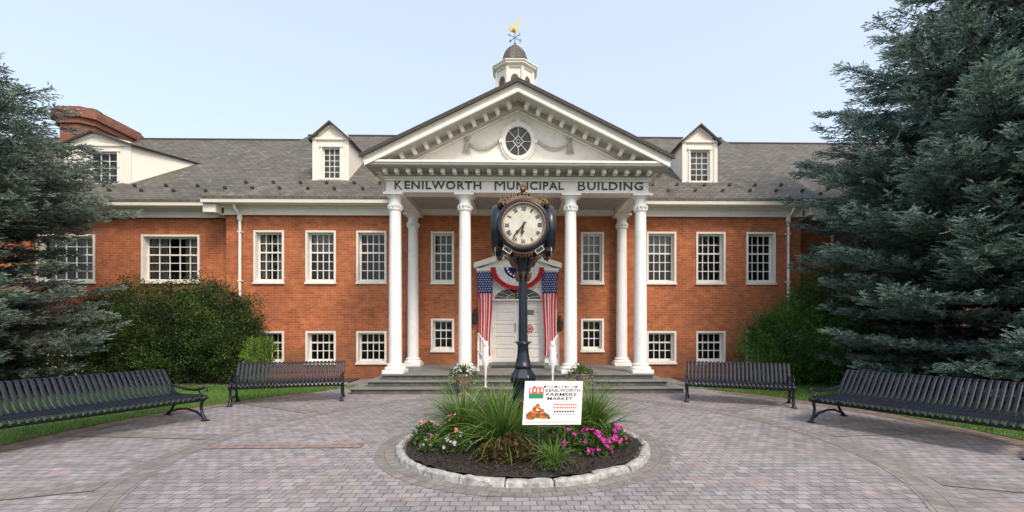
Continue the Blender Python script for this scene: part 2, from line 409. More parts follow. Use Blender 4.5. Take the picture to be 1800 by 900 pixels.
def blob_shrub(name, base, blobs, n_cl, n_leaf, mat, leaf, label, group=None, seed=1, cr=.2, spiky=0.0, cat='shrub'):
    """blobs: (cx,cy,cz,rx,ry,rz) relative to base. leaf clumps spread over an uneven shell, some inside"""
    g = np.random.default_rng(seed)
    root = empty(name, base, label, cat, group)
    vol = np.array([b[3]*b[4]+b[4]*b[5]+b[3]*b[5] for b in blobs]); pr = vol/vol.sum()
    Pn = []; Dn = []; T = []
    bi = g.choice(len(blobs), n_cl, p=pr)
    for k in range(n_cl):
        b = blobs[bi[k]]; u = unit(g.normal(size=3))
        f = 1-abs(g.normal())*.16 if g.random() < .8 else g.uniform(.4,.85)
        f *= 1+.07*math.sin(u[0]*7+u[2]*5+b[0]*3)+.05*math.sin(u[1]*9-u[2]*11)+g.normal()*.06
        c = np.array([b[0]+u[0]*b[3]*f, b[1]+u[1]*b[4]*f, b[2]+u[2]*b[5]*f])
        if c[2] < .06: c[2] = .06+g.random()*.1
        out = unit(u+np.array([0,0,.35]))
        r = cr*g.uniform(.6,1.3)
        x = g.normal(size=(n_leaf,3))*r*.5
        ax = out*(g.uniform(0,1,n_leaf)[:,None])*r*(1.0+spiky*3)
        Pn.append(c+x*(1-.6*min(1,spiky))+ax); Dn.append(out+g.normal(size=(n_leaf,3))*(.8-.4*min(1,spiky))+np.array([0,0,.15]))
        T.append(np.clip(g.normal(.45,.20)+.16*math.sin(c[0]*3.1+c[2]*2.3)+g.normal(size=n_leaf)*.14, 0, 1))
    Pn = np.concatenate(Pn); Dn = np.concatenate(Dn); T = np.concatenate(T)
    keep = Pn[:,2] > .02; Pn, Dn, T = Pn[keep], Dn[keep], T[keep]
    V = leaves(Pn, Dn, g.uniform(.7,1.3,len(Pn))*leaf[0], g.uniform(.7,1.3,len(Pn))*leaf[1])
    np_mesh('leaves', V, 4, mat, T, root, base, local=True)
    s = MB()
    for b in blobs:
        for i in range(7):
            u = unit(g.normal(size=3)); u[2] = abs(u[2])
            e = (b[0]+u[0]*b[3]*.8, b[1]+u[1]*b[4]*.8, b[2]+u[2]*b[5]*.75)
            s.tube([(b[0]+g.normal()*.06, b[1]+g.normal()*.06, -.03), (b[0]+u[0]*b[3]*.25, b[1]+u[1]*b[4]*.25, b[2]*.6), e], [.03,.02,.006], 5)
    s.build('stem', M['twig'], root, base, local=True)
    return root

# ================================================================== GROUND
CX, CY = .09, 6.32          # centre of the flower bed
g = MB(); S = 400
g.add([(-S,-S,-.05),(S,-S,-.05),(S,S,-.05),(-S,S,-.05)], [(0,1,2,3)])
props(g.build('ground', M['fargrass']), kind='structure')
RP = 7.15
g = MB()
pts = []
na = 72
a_in = math.asin(4.9/RP)
# plaza outline: circle opening to the building in front and to a path behind the camera
top = [(CX+RP*math.sin(a), CY+RP*math.cos(a)) for a in np.linspace(-a_in, -math.pi+.45, na)]
bot = [(CX+RP*math.sin(a), CY+RP*math.cos(a)) for a in np.linspace(math.pi-.45, a_in, na)]
out = [(-4.8,14.6)]+top+[(top[-1][0],-9),(bot[0][0],-9)]+bot+[(4.98,14.6)]
out = out[::-1]
out_ccw = out if sum(out[i][0]*out[(i+1)%len(out)][1]-out[(i+1)%len(out)][0]*out[i][1] for i in range(len(out))) > 0 else out[::-1]
g.add([(x,y,0) for x,y in out_ccw], [tuple(range(len(out_ccw)))])
props(g.build('plaza_paving', M['paver']), kind='structure')
def ring(name, r0, r1, z, mat, a0=0, a1=2*math.pi, n=120):
    g = MB()
    vs = []; fs = []
    for i in range(n+1):
        a = a0+(a1-a0)*i/n
        for r in (r0, r1): vs.append((CX+r*math.cos(a), CY+r*math.sin(a), z))
    for i in range(n): fs.append((2*i, 2*i+1, 2*i+3, 2*i+2))
    g.add(vs, fs)
    rm = (r0+r1)/2
    def uvf(c):
        a = math.atan2(c.y-CY, c.x-CX)
        if a < a0-1e-4: a += 2*math.pi
        return (a*rm, math.hypot(c.x-CX, c.y-CY))
    return props(g.build(name, mat, uvf=uvf), kind='structure')
ring('paving_band', 1.72, 1.96, .004, M['paver_band'])
ring('paving_band', 4.28, 4.62, .004, M['paver_band'])
ring('paving_band', 6.75, RP, .004, M['paver_edge'], R(-35), R(44), 60)
ring('paving_band', 6.75, RP, .004, M['paver_edge'], R(136), R(215), 60)
def spoke(ang, r0, r1, w, mat, z=.008):
    g = MB(); d = Vector((math.cos(R(ang)), math.sin(R(ang)), 0)); s = Vector((-d.y, d.x, 0))*w/2
    c = Vector((CX, CY, z)); g.add([c+d*r0-s, c+d*r1-s, c+d*r1+s, c+d*r0+s], [(0,1,2,3)])
    def uvf(p): q = p-c; return (q.dot(d), q.dot(s.normalized()))
    props(g.build('paving_band', mat, uvf=uvf), kind='structure')
for a_, r0, r1, w, mt in ((181,2.2,4.28,.22,'paver_red'),(31,4.62,6.75,.3,'paver_band'),(149,4.62,6.75,.3,'paver_band'),(6,4.62,6.75,.3,'paver_band'),(174,4.62,6.75,.3,'paver_band'),(-20,4.62,6.75,.3,'paver_band'),(200,4.62,6.75,.3,'paver_band')):
    spoke(a_, r0, r1, w, M[mt])
# lawn, walk and planting strip each side
def side_sheet(name, mat, z, poly):
    g = MB(); ar = sum(poly[i][0]*poly[(i+1)%len(poly)][1]-poly[(i+1)%len(poly)][0]*poly[i][1] for i in range(len(poly)))
    if ar < 0: poly = poly[::-1]
    g.add([(x,y,z) for x,y in poly], [tuple(range(len(poly)))]); return props(g.build(name, mat), kind='structure')
for sgn in (-1, 1):
    arc = [(CX+sgn*RP*math.sin(a), CY+RP*math.cos(a)) for a in np.linspace(a_in, math.pi-.45, 60)]
    xi = arc[0][0]
    side_sheet('lawn', M['lawn'], .012, [(xi,12.55)]+arc+[(arc[-1][0],-9),(sgn*30,-9),(sgn*30,12.55)])
    side_sheet('walkway', M['walk'], .008, [(xi,12.55),(sgn*30,12.55),(sgn*30,13.15),(xi,13.15)])
    side_sheet('planting_bed', M['soil'], .014, [(sgn*4.85,13.15),(sgn*30,13.15),(sgn*30,14.7),(sgn*4.85,14.7)])
# grass blades where the camera can see the lawn
n = 150000
gx = rng.uniform(-14.5, 14.5, n); gy = rng.uniform(4.5, 12.53, n)
dist = np.hypot(gx-CX, gy-CY)
ok = (dist > RP-.03) & (np.abs(gx) > 4.2) & (np.abs(gx) < gy*1.3+1.0)
gx, gy = gx[ok], gy[ok]; n = len(gx)
b0 = np.column_stack([gx, gy, np.full(n, .008)]); hh = rng.uniform(.035,.075,n)
a = rng.uniform(0,6.28,n); w = np.column_stack([np.cos(a), np.sin(a), 0*a])*.006
tip = b0+np.column_stack([rng.normal(size=n)*.018, rng.normal(size=n)*.018, hh])
V = np.stack([b0-w, b0+w, tip], axis=1)
gt = .5+.25*np.sin(gx*1.3+2*np.sin(gy*1.1))*np.cos(gy*1.7)+rng.normal(size=n)*.17
props(np_mesh('grass', V, 3, M['lawnblade'], gt), 'short bright green lawn grass behind the benches', None, None, 'stuff')

n = 130; rr_ = rng.uniform(1.9,7.0,n); aa = rng.uniform(0,6.28,n)
LP = np.column_stack([CX+rr_*np.cos(aa), CY+rr_*np.sin(aa), np.full(n,.014)])
props(np_mesh('fallen_leaves', leaves(LP, np.column_stack([rng.normal(size=n), rng.normal(size=n), rng.normal(size=n)*.12]), rng.uniform(.02,.05,n), rng.uniform(.012,.03,n), up=np.array([0,0,3.0])), 4,
    foliage('dry_leaf', (.05,.035,.02), (.10,.07,.035), (.20,.15,.06), 0), rng.random(n)), 'small dry leaves scattered on the paving', None, None, 'stuff')
# ================================================================== BUILDING
B = empty('municipal_building', (.03,14.2,0), 'orange brick municipal building with white portico, grey slate roof, dormers and cupola', 'building')
YW, YG = 14.2, 14.6
XC = 8.96
WX = (4.50, 6.06, 7.65)
class Win:
    cache = {}
def window(kind, x, y, z0, parent=B, extra=None):
    """kind -> (outer width, height, columns, rows, meeting rail row)"""
    spec = {'tall': (.93,1.60,4,5,2), 'low': (.93,.98,4,3,1), 'ptall': (.72,1.59,3,5,2), 'plow': (.72,.99,3,3,1), 'wing': (1.82,1.50,5,5,2)}[kind]
    w, h, nc, nr, mr = spec
    o = (x, y, z0)
    if kind not in Win.cache:
        f = MB(); cw = .06; hw = w/2; rec = .17
        f.box(-hw,-hw+cw,-.03,.02,0,h); f.box(hw-cw,hw,-.03,.02,0,h); f.box(-hw+cw,hw-cw,-.028,.02,h-cw,h)
        f.box(-hw+cw,hw-cw,-.026,.02,0,cw*.8)
        # reveal boards
        f.box(-hw+cw-.012,-hw+cw,.02,rec+.06,0,h); f.box(hw-cw,hw-cw+.012,.02,rec+.06,0,h)
        f.box(-hw+cw,hw-cw,.02,rec+.06,h-cw,h-cw+.012); f.box(-hw+cw,hw-cw,.02,rec+.06,.035,.047)
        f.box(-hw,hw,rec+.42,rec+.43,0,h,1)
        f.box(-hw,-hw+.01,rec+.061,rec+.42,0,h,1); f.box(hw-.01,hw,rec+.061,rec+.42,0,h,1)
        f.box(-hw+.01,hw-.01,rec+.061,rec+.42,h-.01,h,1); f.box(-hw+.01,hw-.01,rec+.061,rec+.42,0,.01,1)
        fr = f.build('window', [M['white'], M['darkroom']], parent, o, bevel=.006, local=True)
        s = MB(); gx0 = -hw+cw; gx1 = hw-cw; sr = .042; gz0 = .047; gz1 = h-cw
        s.box(gx0,gx0+sr,rec,rec+.04,gz0,gz1); s.box(gx1-sr,gx1,rec,rec+.04,gz0,gz1)
        s.box(gx0+sr,gx1-sr,rec,rec+.04,gz1-sr,gz1); s.box(gx0+sr,gx1-sr,rec,rec+.04,gz0,gz0+sr*1.4)
        ix0, ix1, iz0, iz1 = gx0+sr, gx1-sr, gz0+sr*1.4, gz1-sr
        for i in range(1, nc):
            xx = ix0+(ix1-ix0)*i/nc; s.box(xx-.012,xx+.012,rec+.008,rec+.036,iz0,iz1)
        for j in range(1, nr):
            zz = iz1-(iz1-iz0)*j/nr; t = .024 if j == mr else .012
            s.box(ix0,ix1,rec+(-.004 if j == mr else .010),rec+.034,zz-t,zz+t)
        for i in range(1, nc):
            for j in range(1, nr):
                xx = ix0+(ix1-ix0)*i/nc; zz = iz1-(iz1-iz0)*j/nr
                s.prism([(xx-.034,zz),(xx,zz-.034),(xx+.034,zz),(xx,zz+.034)], rec+.004, rec+.009)
        sa = s.build('sash', M['white'], fr, o, local=True)
        p = MB(); p.add([(gx0+.01,rec+.03,gz0),(gx1-.01,rec+.03,gz0),(gx1-.01,rec+.03,gz1),(gx0+.01,rec+.03,gz1)], [(0,1,2,3)])
        pa = p.build('pane', M['glass'], fr, o, local=True)
        k = MB(); k.box(-hw-.02,hw+.02,-.06,.03,-.055,-.002); si = k.build('sill', M['white'], fr, o, bevel=.008, local=True)
        c = MB(); nn = 22
        for s2, (xa, xb) in enumerate(((ix0, ix0+(ix1-ix0)*.33), (ix1-(ix1-ix0)*.33, ix1))):
            vs = []
            for i in range(nn+1):
                u = i/nn; vs += [(xa+(xb-xa)*u, rec+.10+.02*math.sin(u*22), iz0), (xa+(xb-xa)*u, rec+.10+.02*math.sin(u*22), iz1)]
            c.add(vs, [(2*i,2*i+2,2*i+3,2*i+1) for i in range(nn)], 0, True)
        cu = c.build('curtain', M['curtain'], fr, o, local=True)
        d = MB(); d.add([(ix0,rec+.09,iz0+(iz1-iz0)*.62),(ix1,rec+.09,iz0+(iz1-iz0)*.62),(ix1,rec+.09,iz1),(ix0,rec+.09,iz1)], [(0,1,2,3)])
        bl = d.build('blind', M['blind'], fr, o, local=True)
        Win.cache[kind] = (fr.data, sa.data, pa.data, si.data, cu.data, bl.data)
        if extra != 'curtain': bpy.data.objects.remove(cu)
        if extra != 'blind': bpy.data.objects.remove(bl)
        return fr
    D = Win.cache[kind]
    fr = bpy.data.objects.new('window', D[0]); link(fr, parent, o)
    bv = fr.modifiers.new('bevel','BEVEL'); bv.width = .006; bv.segments = 2; bv.limit_method = 'ANGLE'
    for nm, i in (('sash',1),('pane',2),('sill',3)): link(bpy.data.objects.new(nm, D[i]), fr, o)
    if extra == 'curtain': link(bpy.data.objects.new('curtain', D[4]), fr, o)
    if extra == 'blind': link(bpy.data.objects.new('blind', D[5]), fr, o)
    return fr
openings_c = []
def w_c(kind, x, z0, extra=None):
    w, h = {'tall':(.93,1.60),'low':(.93,.98),'ptall':(.72,1.59),'plow':(.72,.99),'wing':(1.82,1.50)}[kind]
    openings_c.append((x-w/2+.03, x+w/2-.03, z0+.005, z0+h-.03)); window(kind, x, YW, z0, extra=extra)
for i, x in enumerate(WX):
    w_c('tall', -x+.0, 2.985, 'curtain' if i == 2 else 'blind' if i == 1 else None); w_c('tall', x+.04, 2.985, None if i else 'blind')
    w_c('low', -x, .49); w_c('low', x+.04, .49)
w_c('ptall', -2.30, 2.98); w_c('ptall', 2.37, 2.98, 'blind'); w_c('plow', -2.30, .87); w_c('plow', 2.37, .87)
DX, DH = .035, .86
door_open = (DX-DH, DX+DH, .0, 2.84)
def wall(mb, x0, x1, z0, z1, y, ops, depth=.3, m=0):
    xs = sorted({x0, x1, *[o[0] for o in ops], *[o[1] for o in ops]}); zs = sorted({z0, z1, *[o[2] for o in ops], *[o[3] for o in ops]})
    for i in range(len(xs)-1):
        for j in range(len(zs)-1):
            cx, cz = (xs[i]+xs[i+1])/2, (zs[j]+zs[j+1])/2
            if any(o[0] < cx < o[1] and o[2] < cz < o[3] for o in ops): continue
            mb.add([(xs[i],y,zs[j]),(xs[i+1],y,zs[j]),(xs[i+1],y,zs[j+1]),(xs[i],y,zs[j+1])], [(0,1,2,3)], m)
    for a, b, c, d in ops:
        mb.add([(a,y,c),(b,y,c),(b,y,d),(a,y,d),(a,y+depth,c),(b,y+depth,c),(b,y+depth,d),(a,y+depth,d)],
               [(0,4,5,1),(1,5,6,2),(2,6,7,3),(3,7,4,0)], m)
w_ = MB()
wall(w_, -XC, XC, -.1, 5.4, YW, openings_c+[door_open])
ops_l = []; ops_r = []
for px0, px1 in ((249,351),(66,166)):
    c = P((px0+px1)/2, 495, YG); z0 = 3.02; window('wing', c.x, YG, z0, extra='curtain')
    ops_l.append((c.x-.88, c.x+.88, z0+.005, z0+1.47)); 
for xx in (11.9, 15.3):
    window('wing', xx, YG, 3.02); ops_r.append((xx-.88, xx+.88, 3.025, 4.49))
wall(w_, -24, -XC, -.1, 5.4, YG, ops_l); wall(w_, XC, 24, -.1, 5.4, YG, ops_r)
for s in (-1,1):
    w_.add([(s*XC,YW,-.1),(s*XC,YG,-.1),(s*XC,YG,5.4),(s*XC,YW,5.4)], [(0,1,2,3)])
    w_.add([(s*24,YG,-.1),(s*24,24,-.1),(s*24,24,5.4),(s*24,YG,5.4)], [(0,1,2,3)])
    w_.add([(s*24,YG+.01,5.4),(s*24,24,5.4),(s*24,19.3,9.3)], [(0,1,2)])
w_.add([(-24,24,-.1),(24,24,-.1),(24,24,5.4),(-24,24,5.4)], [(0,1,2,3)])
w_.build('wall', M['brick'], B, B.location)
# projecting brick course under the windows (subtle) - string of soldier bricks over ground floor
# ---- roofs
K = .75
def zc(y): return 5.50+K*(y-13.66)
def zw(y): return 5.50+K*(y-14.06)
rf = MB()
e = 9.38; rr = 8.62; RY = 19.0; WY = 19.3
rf.slab([(-e,13.66,zc(13.66)),(e,13.66,zc(13.66)),(rr,RY,zc(RY)),(-rr,RY,zc(RY))], (0,0,-.07))
rf.slab([(-rr,RY+.001,zc(RY)),(rr,RY+.001,zc(RY)),(rr,24.2,5.6),(-rr,24.2,5.6)], (0,0,-.07))
for s in (-1,1):
    rf.slab([(s*e,13.66,zc(13.66)),(s*rr,RY,zc(RY)),(s*(rr+.1),RY+.6,zc(RY)-.7),(s*(e+.05),13.9,zw(13.9)-.1)], (-s*.05,0,-.02))
    x0, x1 = sorted((s*8.5, s*24.6))
    rf.slab([(x0,14.06,zw(14.06)),(x1,14.06,zw(14.06)),(x1,WY,zw(WY)),(x0,WY,zw(WY))], (0,0,-.07))
    rf.slab([(x0,WY+.001,zw(WY)),(x1,WY+.001,zw(WY)),(x1,24.3,5.6),(x0,24.3,5.6)], (0,0,-.07))
roof = rf.build('roof', M['slate'], B, B.location)
rc = MB(); rc.tube([(-rr,RY,zc(RY)+.01),(rr,RY,zc(RY)+.01)], .05, 6)
for s in (-1,1): rc.tube([(s*rr,WY,zw(WY)+.01),(s*24.6,WY,zw(WY)+.01)], .05, 6)
rc.build('ridge_cap', M['roofedge'], roof, B.location)
gd = MB(); gd.box(-.035,.035,-.05,.02,0,.055); gd.box(-.05,.05,-.055,-.045,0,.075)
gproto = None
def guard(x, y, z):
    global gproto
    if gproto is None: gproto = gd.build('snow_guard', M['guard'], roof, (x,y,z), local=True)
    else: clone(gproto, roof, (x,y,z))
for s in (-1,1):
    for r_, (yy, off) in enumerate(((14.10,0),(14.50,.42))):
        x = 3.9+off
        while x < 9.1:
            if not (yy > 14.4 and 4.9 < x < 6.3 and False): guard(s*(x+random.uniform(-.03,.03)), yy, zc(yy))
            x += .84
    for (yy, off) in ((14.55,0),(14.9,.5)):
        x = 9.8+off
        while x < 14.5: guard(s*x, yy, zw(yy)); x += 1.0
# ---- eaves
def eave(name, x0, x1, dy, ends=()):
    m = MB(); y = 13.68+dy
    m.prism([(x0,5.31),(x1,5.31),(x1,5.49),(x0,5.49)], y, y+.10, 0)
    m.box(x0, x1, y-.015, y, 5.45, 5.475)
    o = m.build('gutter', M['gutter'], B, B.location, bevel=.012)
    m = MB()
    m.box(x0, x1, y+.101, y+.50, 5.315, 5.335)              # soffit
    m.box(x0, x1, y+.42, y+.50, 5.05, 5.314)                # frieze board
    m.box(x0, x1, y+.36, y+.419, 5.25, 5.313)               # bed mould
    m.box(x0, x1, y+.395, y+.419, 5.035, 5.075)
    m.build('cornice', M['white'], B, B.location, bevel=.008)
eave('e', -9.40, -3.72, 0); eave('e', 3.75, 9.40, 0)
eave('e', -24.6, -9.12, .4); eave('e', 9.12, 24.6, .4)
for s in (-1,1):
    m = MB(); m.box(s*9.40, s*9.02, 13.79, 14.1, 5.045, 5.30); m.box(s*9.06, s*8.96, 14.1, 14.62, 5.045, 5.30); m.build('cornice_return', M['white'], B, B.location, bevel=.008)
# ---- downspouts
for x, y in ((P(421,400,14.1).x,YW),(P(1386.5,400,14.1).x,YW),(P(1464,450,14.5).x,YG)):
    m = MB()
    m.tube([(x,y-.38,5.33),(x,y-.36,5.22),(x,y-.10,5.02),(x,y-.08,4.9),(x,y-.08,.25),(x,y-.22,.1)], .045, 8)
    m.lathe([(.05,4.86),(.075,4.9),(.075,5.03),(.05,5.06)], (x,y-.08), 10)
    for zz in (4.5,3.0,1.5): m.box(x-.06,x+.06,y-.13,y,zz,zz+.04)
    m.build('downspout', M['white'], B, B.location)
# ---- dormers
def dormer(x0, x1, yf, z0, z1, xa, za, plane, x0b, x1b, wspec, trim=.11):
    inv = lambda z: (z-plane(0))/K
    yb = inv(z1); yr = inv(za)
    m = MB(); wx0, wx1, wz0, wz1 = wspec
    zl = plane(yf)-.02
    wall(m, x0, x1, zl, z1, yf, [(wx0,wx1,wz0,wz1)], .10)
    m.add([(x0,yf,z1),(x1,yf,z1),(xa,yf,za-.05)], [(0,1,2)])
    m.add([(x1,yf,zl),(x1b,yb,z1),(x1,yf,z1)], [(0,1,2)]); m.add([(x0,yf,zl),(x0,yf,z1),(x0b,yb,z1)], [(0,1,2)])
    # corner boards, cornice, rake boards
    m.box(x0-.012, x0+trim, yf-.03, yf-.001, z0, z1-.04); m.box(x1-trim, x1+.012, yf-.03, yf-.001, z0, z1-.04)
    m.box(x0-.03, x1+.03, yf-.06, yf-.001, z1-.04, z1+.03); m.box(x0-.05, x1+.05, yf-.05, yf-.001, z0-.03, z0+.05)
    for xe in (x0, x1):
        m.slab([(xe,yf-.05,z1+.03),(xe,yf-.05,z1+.10),(xa,yf-.05,za-.03),(xa,yf-.05,za-.12)] if xe < xa else [(xe,yf-.05,z1+.10),(xe,yf-.05,z1+.03),(xa,yf-.05,za-.12),(xa,yf-.05,za-.03)], (0,.045,0))
    d = m.build('dormer', M['cream'], B, B.location)
    q = MB(); f = yf-.14
    def half(xe, xeb):
        s = -1 if xe < xa else 1
        sl = (za-z1)/abs(xe-xa); oz = .1*sl
        a = [(xe+s*.1, f, z1-oz+.04), (xa, f, za+.04), (xa, yr+.1, za+.04), (xeb+s*.1, yb+.1, z1-oz+.04)]
        if s > 0: a = a[::-1]
        q.slab(a, (0,0,-.05), 0)
    half(x0, x0b); half(x1, x1b)
    ro = q.build('dormer_roof', [M['slate']], d, B.location)
    q = MB()
    for xe in (x0, x1):
        s = -1 if xe < xa else 1; sl = (za-z1)/abs(xe-xa); oz = .1*sl
        q.slab([(xe+s*.105,f-.012,z1-oz+.045),(xe+s*.105,f-.012,z1-oz-.02),(xa,f-.012,za-.02),(xa,f-.012,za+.05)][::s], (0,.011,0))
        xeb = x1b if s > 0 else x0b
        q.tube([(xe+s*.1,f,z1-oz+.02),(xeb+s*.1,yb+.05,z1-oz+.02)], .028, 5)
    q.build('roof_edge', M['roofedge'], d, B.location)
    # sash window
    s_ = MB(); y = yf+.05; t = .045
    s_.box(wx0,wx0+t,y,y+.03,wz0,wz1); s_.box(wx1-t,wx1,y,y+.03,wz0,wz1); s_.box(wx0+t,wx1-t,y,y+.03,wz1-t,wz1); s_.box(wx0+t,wx1-t,y,y+.03,wz0,wz0+t)
    nc = 3; nr = 5 if (wx1-wx0) < .8 else 4
    for i in range(1,nc): xx = wx0+t+(wx1-wx0-2*t)*i/nc; s_.box(xx-.011,xx+.011,y+.004,y+.026,wz0+t,wz1-t)
    for j in range(1,nr): zz = wz0+t+(wz1-wz0-2*t)*j/nr; s_.box(wx0+t,wx1-t,y+.006,y+.024,zz-.011,zz+.011)
    c_ = .06
    s_.box(wx0-c_,wx0-.001,yf-.035,yf-.0015,wz0,wz1); s_.box(wx1+.001,wx1+c_,yf-.035,yf-.0015,wz0,wz1)
    s_.box(wx0-c_-.03,wx1+c_+.03,yf-.055,yf-.0015,wz1+.001,wz1+.08); s_.box(wx0-c_,wx1+c_,yf-.06,yf-.0015,wz0-.05,wz0-.001)
    s_.build('dormer_window', M['white'], d, B.location, bevel=.005)
    p = MB(); p.add([(wx0,y+.02,wz0),(wx1,y+.02,wz0),(wx1,y+.02,wz1),(wx0,y+.02,wz1)], [(0,1,2,3)]); p.build('pane', M['glass'], d, B.location)
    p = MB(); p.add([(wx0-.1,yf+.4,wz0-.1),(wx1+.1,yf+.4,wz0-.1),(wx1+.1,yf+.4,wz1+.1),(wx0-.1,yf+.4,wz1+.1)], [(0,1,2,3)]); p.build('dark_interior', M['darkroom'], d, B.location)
    p = MB(); p.add([(wx0,yf+.2,wz0),(wx1,yf+.2,wz0),(wx1,yf+.2,wz0+(wz1-wz0)*.95),(wx0,yf+.2,wz0+(wz1-wz0)*.95)], [(0,1,2,3)])
    if (wx1-wx0) < .8: p.build('blind', M['curtain'], d, B.location)
for (a, b, c_, w0, w1, dz) in ((550.5,613,577,567,598,0),(1199.5,1260,1231,1213,1247,5)):
    yf = 14.8
    x0, x1, xa = P(a,300,yf).x, P(b,300,yf).x, P(c_,300,yf).x
    zt = P(a,244+dz,yf).z; dormer(x0, x1, yf, P(a,320+dz*.7,yf).z, zt, (x0+x1)/2, P(a,217+dz,yf).z, zc, x0, x1,
        (P(w0,300,yf).x, P(w1,300,yf).x, P(a,314+dz,yf).z, P(a,259+dz,yf).z))
yf = 15.15
def wd(px, py): return P(px, py, yf)
dormer(wd(116,300).x, wd(231,300).x, yf, wd(0,326).z, wd(0,254).z, wd(166,0).x, wd(0,232).z, zw, wd(116,300).x-.6, -11.6,
       (wd(158,300).x, wd(207,300).x, wd(0,322).z, wd(0,266).z), trim=.2)
# ---- chimney
m = MB(); cx0, cx1, cy0, cy1 = -17.3, -15.75, 17.0, 19.7; zt = 9.72
def oct_box(m, x0, x1, y0, y1, z0, z1, c=.3):
    pts = [(x0+c,y0),(x1-c,y0),(x1,y0+c),(x1,y1-c),(x1-c,y1),(x0+c,y1),(x0,y1-c),(x0,y0+c)]
    m.add([(x,y,z0) for x,y in pts]+[(x,y,z1) for x,y in pts], [tuple(reversed(range(8))), tuple(range(8,16))]+[(i,(i+1)%8,(i+1)%8+8,i+8) for i in range(8)])
oct_box(m, cx0+.12, cx1-.12, cy0+.12, cy1-.12, 6.5, 9.12)
oct_box(m, cx0+.04, cx1-.04, cy0+.04, cy1-.04, 9.121, 9.32); oct_box(m, cx0-.05, cx1+.05, cy0-.05, cy1+.05, 9.321, 9.62)
oct_box(m, cx0, cx1, cy0, cy1, 9.621, zt)
ch = m.build('chimney', M['chim'], B, B.location, bevel=.02)
m = MB(); m.lathe([(.28,zt),(.27,zt+.06),(.18,zt+.12),(.02,zt+.14)], (-16.1,17.6), 16); m.build('flue_cap', M['roofedge'], ch, B.location)

# ---- portico
PXC = .035
CF = 11.85; CB = 13.92
def column_mesh(r0, r1, z0, z1):
    h = z1-z0; sh = MB()
    prof = [(r0*1.02,z0+.24),(r0,z0+.30)]
    for i in range(9):
        u = i/8; prof.append((r0+(r1-r0)*u**1.6, z0+.34+(h-.80)*u))
    prof += [(r1,z1-.44)]
    sh.lathe(prof, (0,0), 32)
    b = MB(); pw = r0*1.62
    b.box(-pw,pw,-pw,pw,z0,z0+.09); b.lathe([(r0*1.55,z0+.092),(r0*1.62,z0+.12),(r0*1.55,z0+.155),(r0*1.28,z0+.165),(r0*1.22,z0+.19),(r0*1.3,z0+.20),(r0*1.32,z0+.225),(r0*1.15,z0+.245)], (0,0), 32)
    c = MB()
    c.lathe([(r1*1.0,z1-.445),(r1*1.14,z1-.43),(r1*1.2,z1-.40),(r1*1.14,z1-.37),(r1*1.02,z1-.36)], (0,0), 32)
    c.lathe([(r1*1.02,z1-.359),(r1*1.22,z1-.33),(r1*1.3,z1-.30),(r1*1.12,z1-.27),(r1*1.06,z1-.25),(r1*1.04,z1-.13),(r1*1.1,z1-.115),(r1*1.45,z1-.075),(r1*1.55,z1-.055)], (0,0), 32)
    for i in range(12):
        a = 2*math.pi*i/12; x, y = r1*1.2*math.cos(a), r1*1.2*math.sin(a)
        c.lathe([(.004,z1-.40),(.022,z1-.37),(.026,z1-.31),(.010,z1-.275)], (x,y), 6)
    c.box(-r1*1.72,r1*1.72,-r1*1.72,r1*1.72,z1-.055,z1)
    return sh, b, c
ZP = .42; ZA = 5.04
cols = None
for (x, y) in [(-3.14+.0,CF),(-1.34,CF),(1.41,CF),(3.24,CF),(-3.15,CB),(3.23,CB)]:
    o = (x, y, 0)
    if cols is None:
        sh, b, c = column_mesh(.168, .145, ZP, ZA)
        a1 = sh.build('column', M['colwhite'], B, o, local=True); a2 = b.build('base', M['colwhite'], a1, o, bevel=.012, local=True); a3 = c.build('capital', M['colwhite'], a1, o, bevel=.008, local=True)
        cols = (a1, a2, a3)
    else:
        p = clone(cols[0], B, o); clone(cols[1], p, o); clone(cols[2], p, o)
x0, x1 = PXC-3.36, PXC+3.36
m = MB()
m.box(x0, x1, 11.66, 12.06, ZA, 5.42)                         # front architrave / frieze
m.box(x0-.02, x1+.02, 11.635, 11.659, ZA+.001, ZA+.045)       # bottom fillet
m.box(x0-.03, x1+.03, 11.60, 11.659, 5.33, 5.375); m.box(x0-.06, x1+.06, 11.56, 11.659, 5.376, 5.43)
for s, xa in ((-1,x0),(1,x1)):
    m.box(xa, xa-s*.4, 12.061, 14.19, ZA, 5.42); m.box(xa+s*.02, xa+s*.001, 12.0, 14.19, ZA+.002, ZA+.045)
    m.box(xa+s*.06, xa+s*.001, 11.66, 14.19, 5.376, 5.43)
for xx in (-1.34, 1.41): m.box(xx-.14, xx+.14, 12.061, 14.18, 5.10, 5.199)
m.box(x0+.401, x1-.401, 13.9, 14.18, 5.06, 5.198)
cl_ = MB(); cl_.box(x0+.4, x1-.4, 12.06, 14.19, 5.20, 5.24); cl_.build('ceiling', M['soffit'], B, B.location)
ent = m.build('entablature', M['white'], B, B.location, bevel=.006)
for wd_, a, b in (('KENILWORTH',694,846),('MUNICIPAL',869.5,991),('BUILDING',1016,1130)):
    lt = MB(); xa, xb = P(a,325,11.66).x, P(b,325,11.66).x
    big = wd_[0]; kw = (xb-xa)/len(wd_)*1.15
    bw_ = {'K':.20,'M':.27,'B':.19}[big]
    put_text(lt, big, xa+bw_*.5, ZA+.072, 11.659, bw_, .245, .02, 0)
    put_text(lt, wd_[1:], (xa+bw_+.05+xb)/2, ZA+.085, 11.659, xb-xa-bw_-.05, .205, .02, .018, spacing=1.12)
    lt.build('lettering', M['letter'], ent, B.location)
YP0 = 11.08
cx0, cx1 = PXC-3.72, PXC+3.72
m = MB()
m.box(cx0, cx1, YP0, 11.9, 5.56, 5.60); m.box(cx0-.03, cx1+.03, YP0-.04, 11.9, 5.601, 5.66)
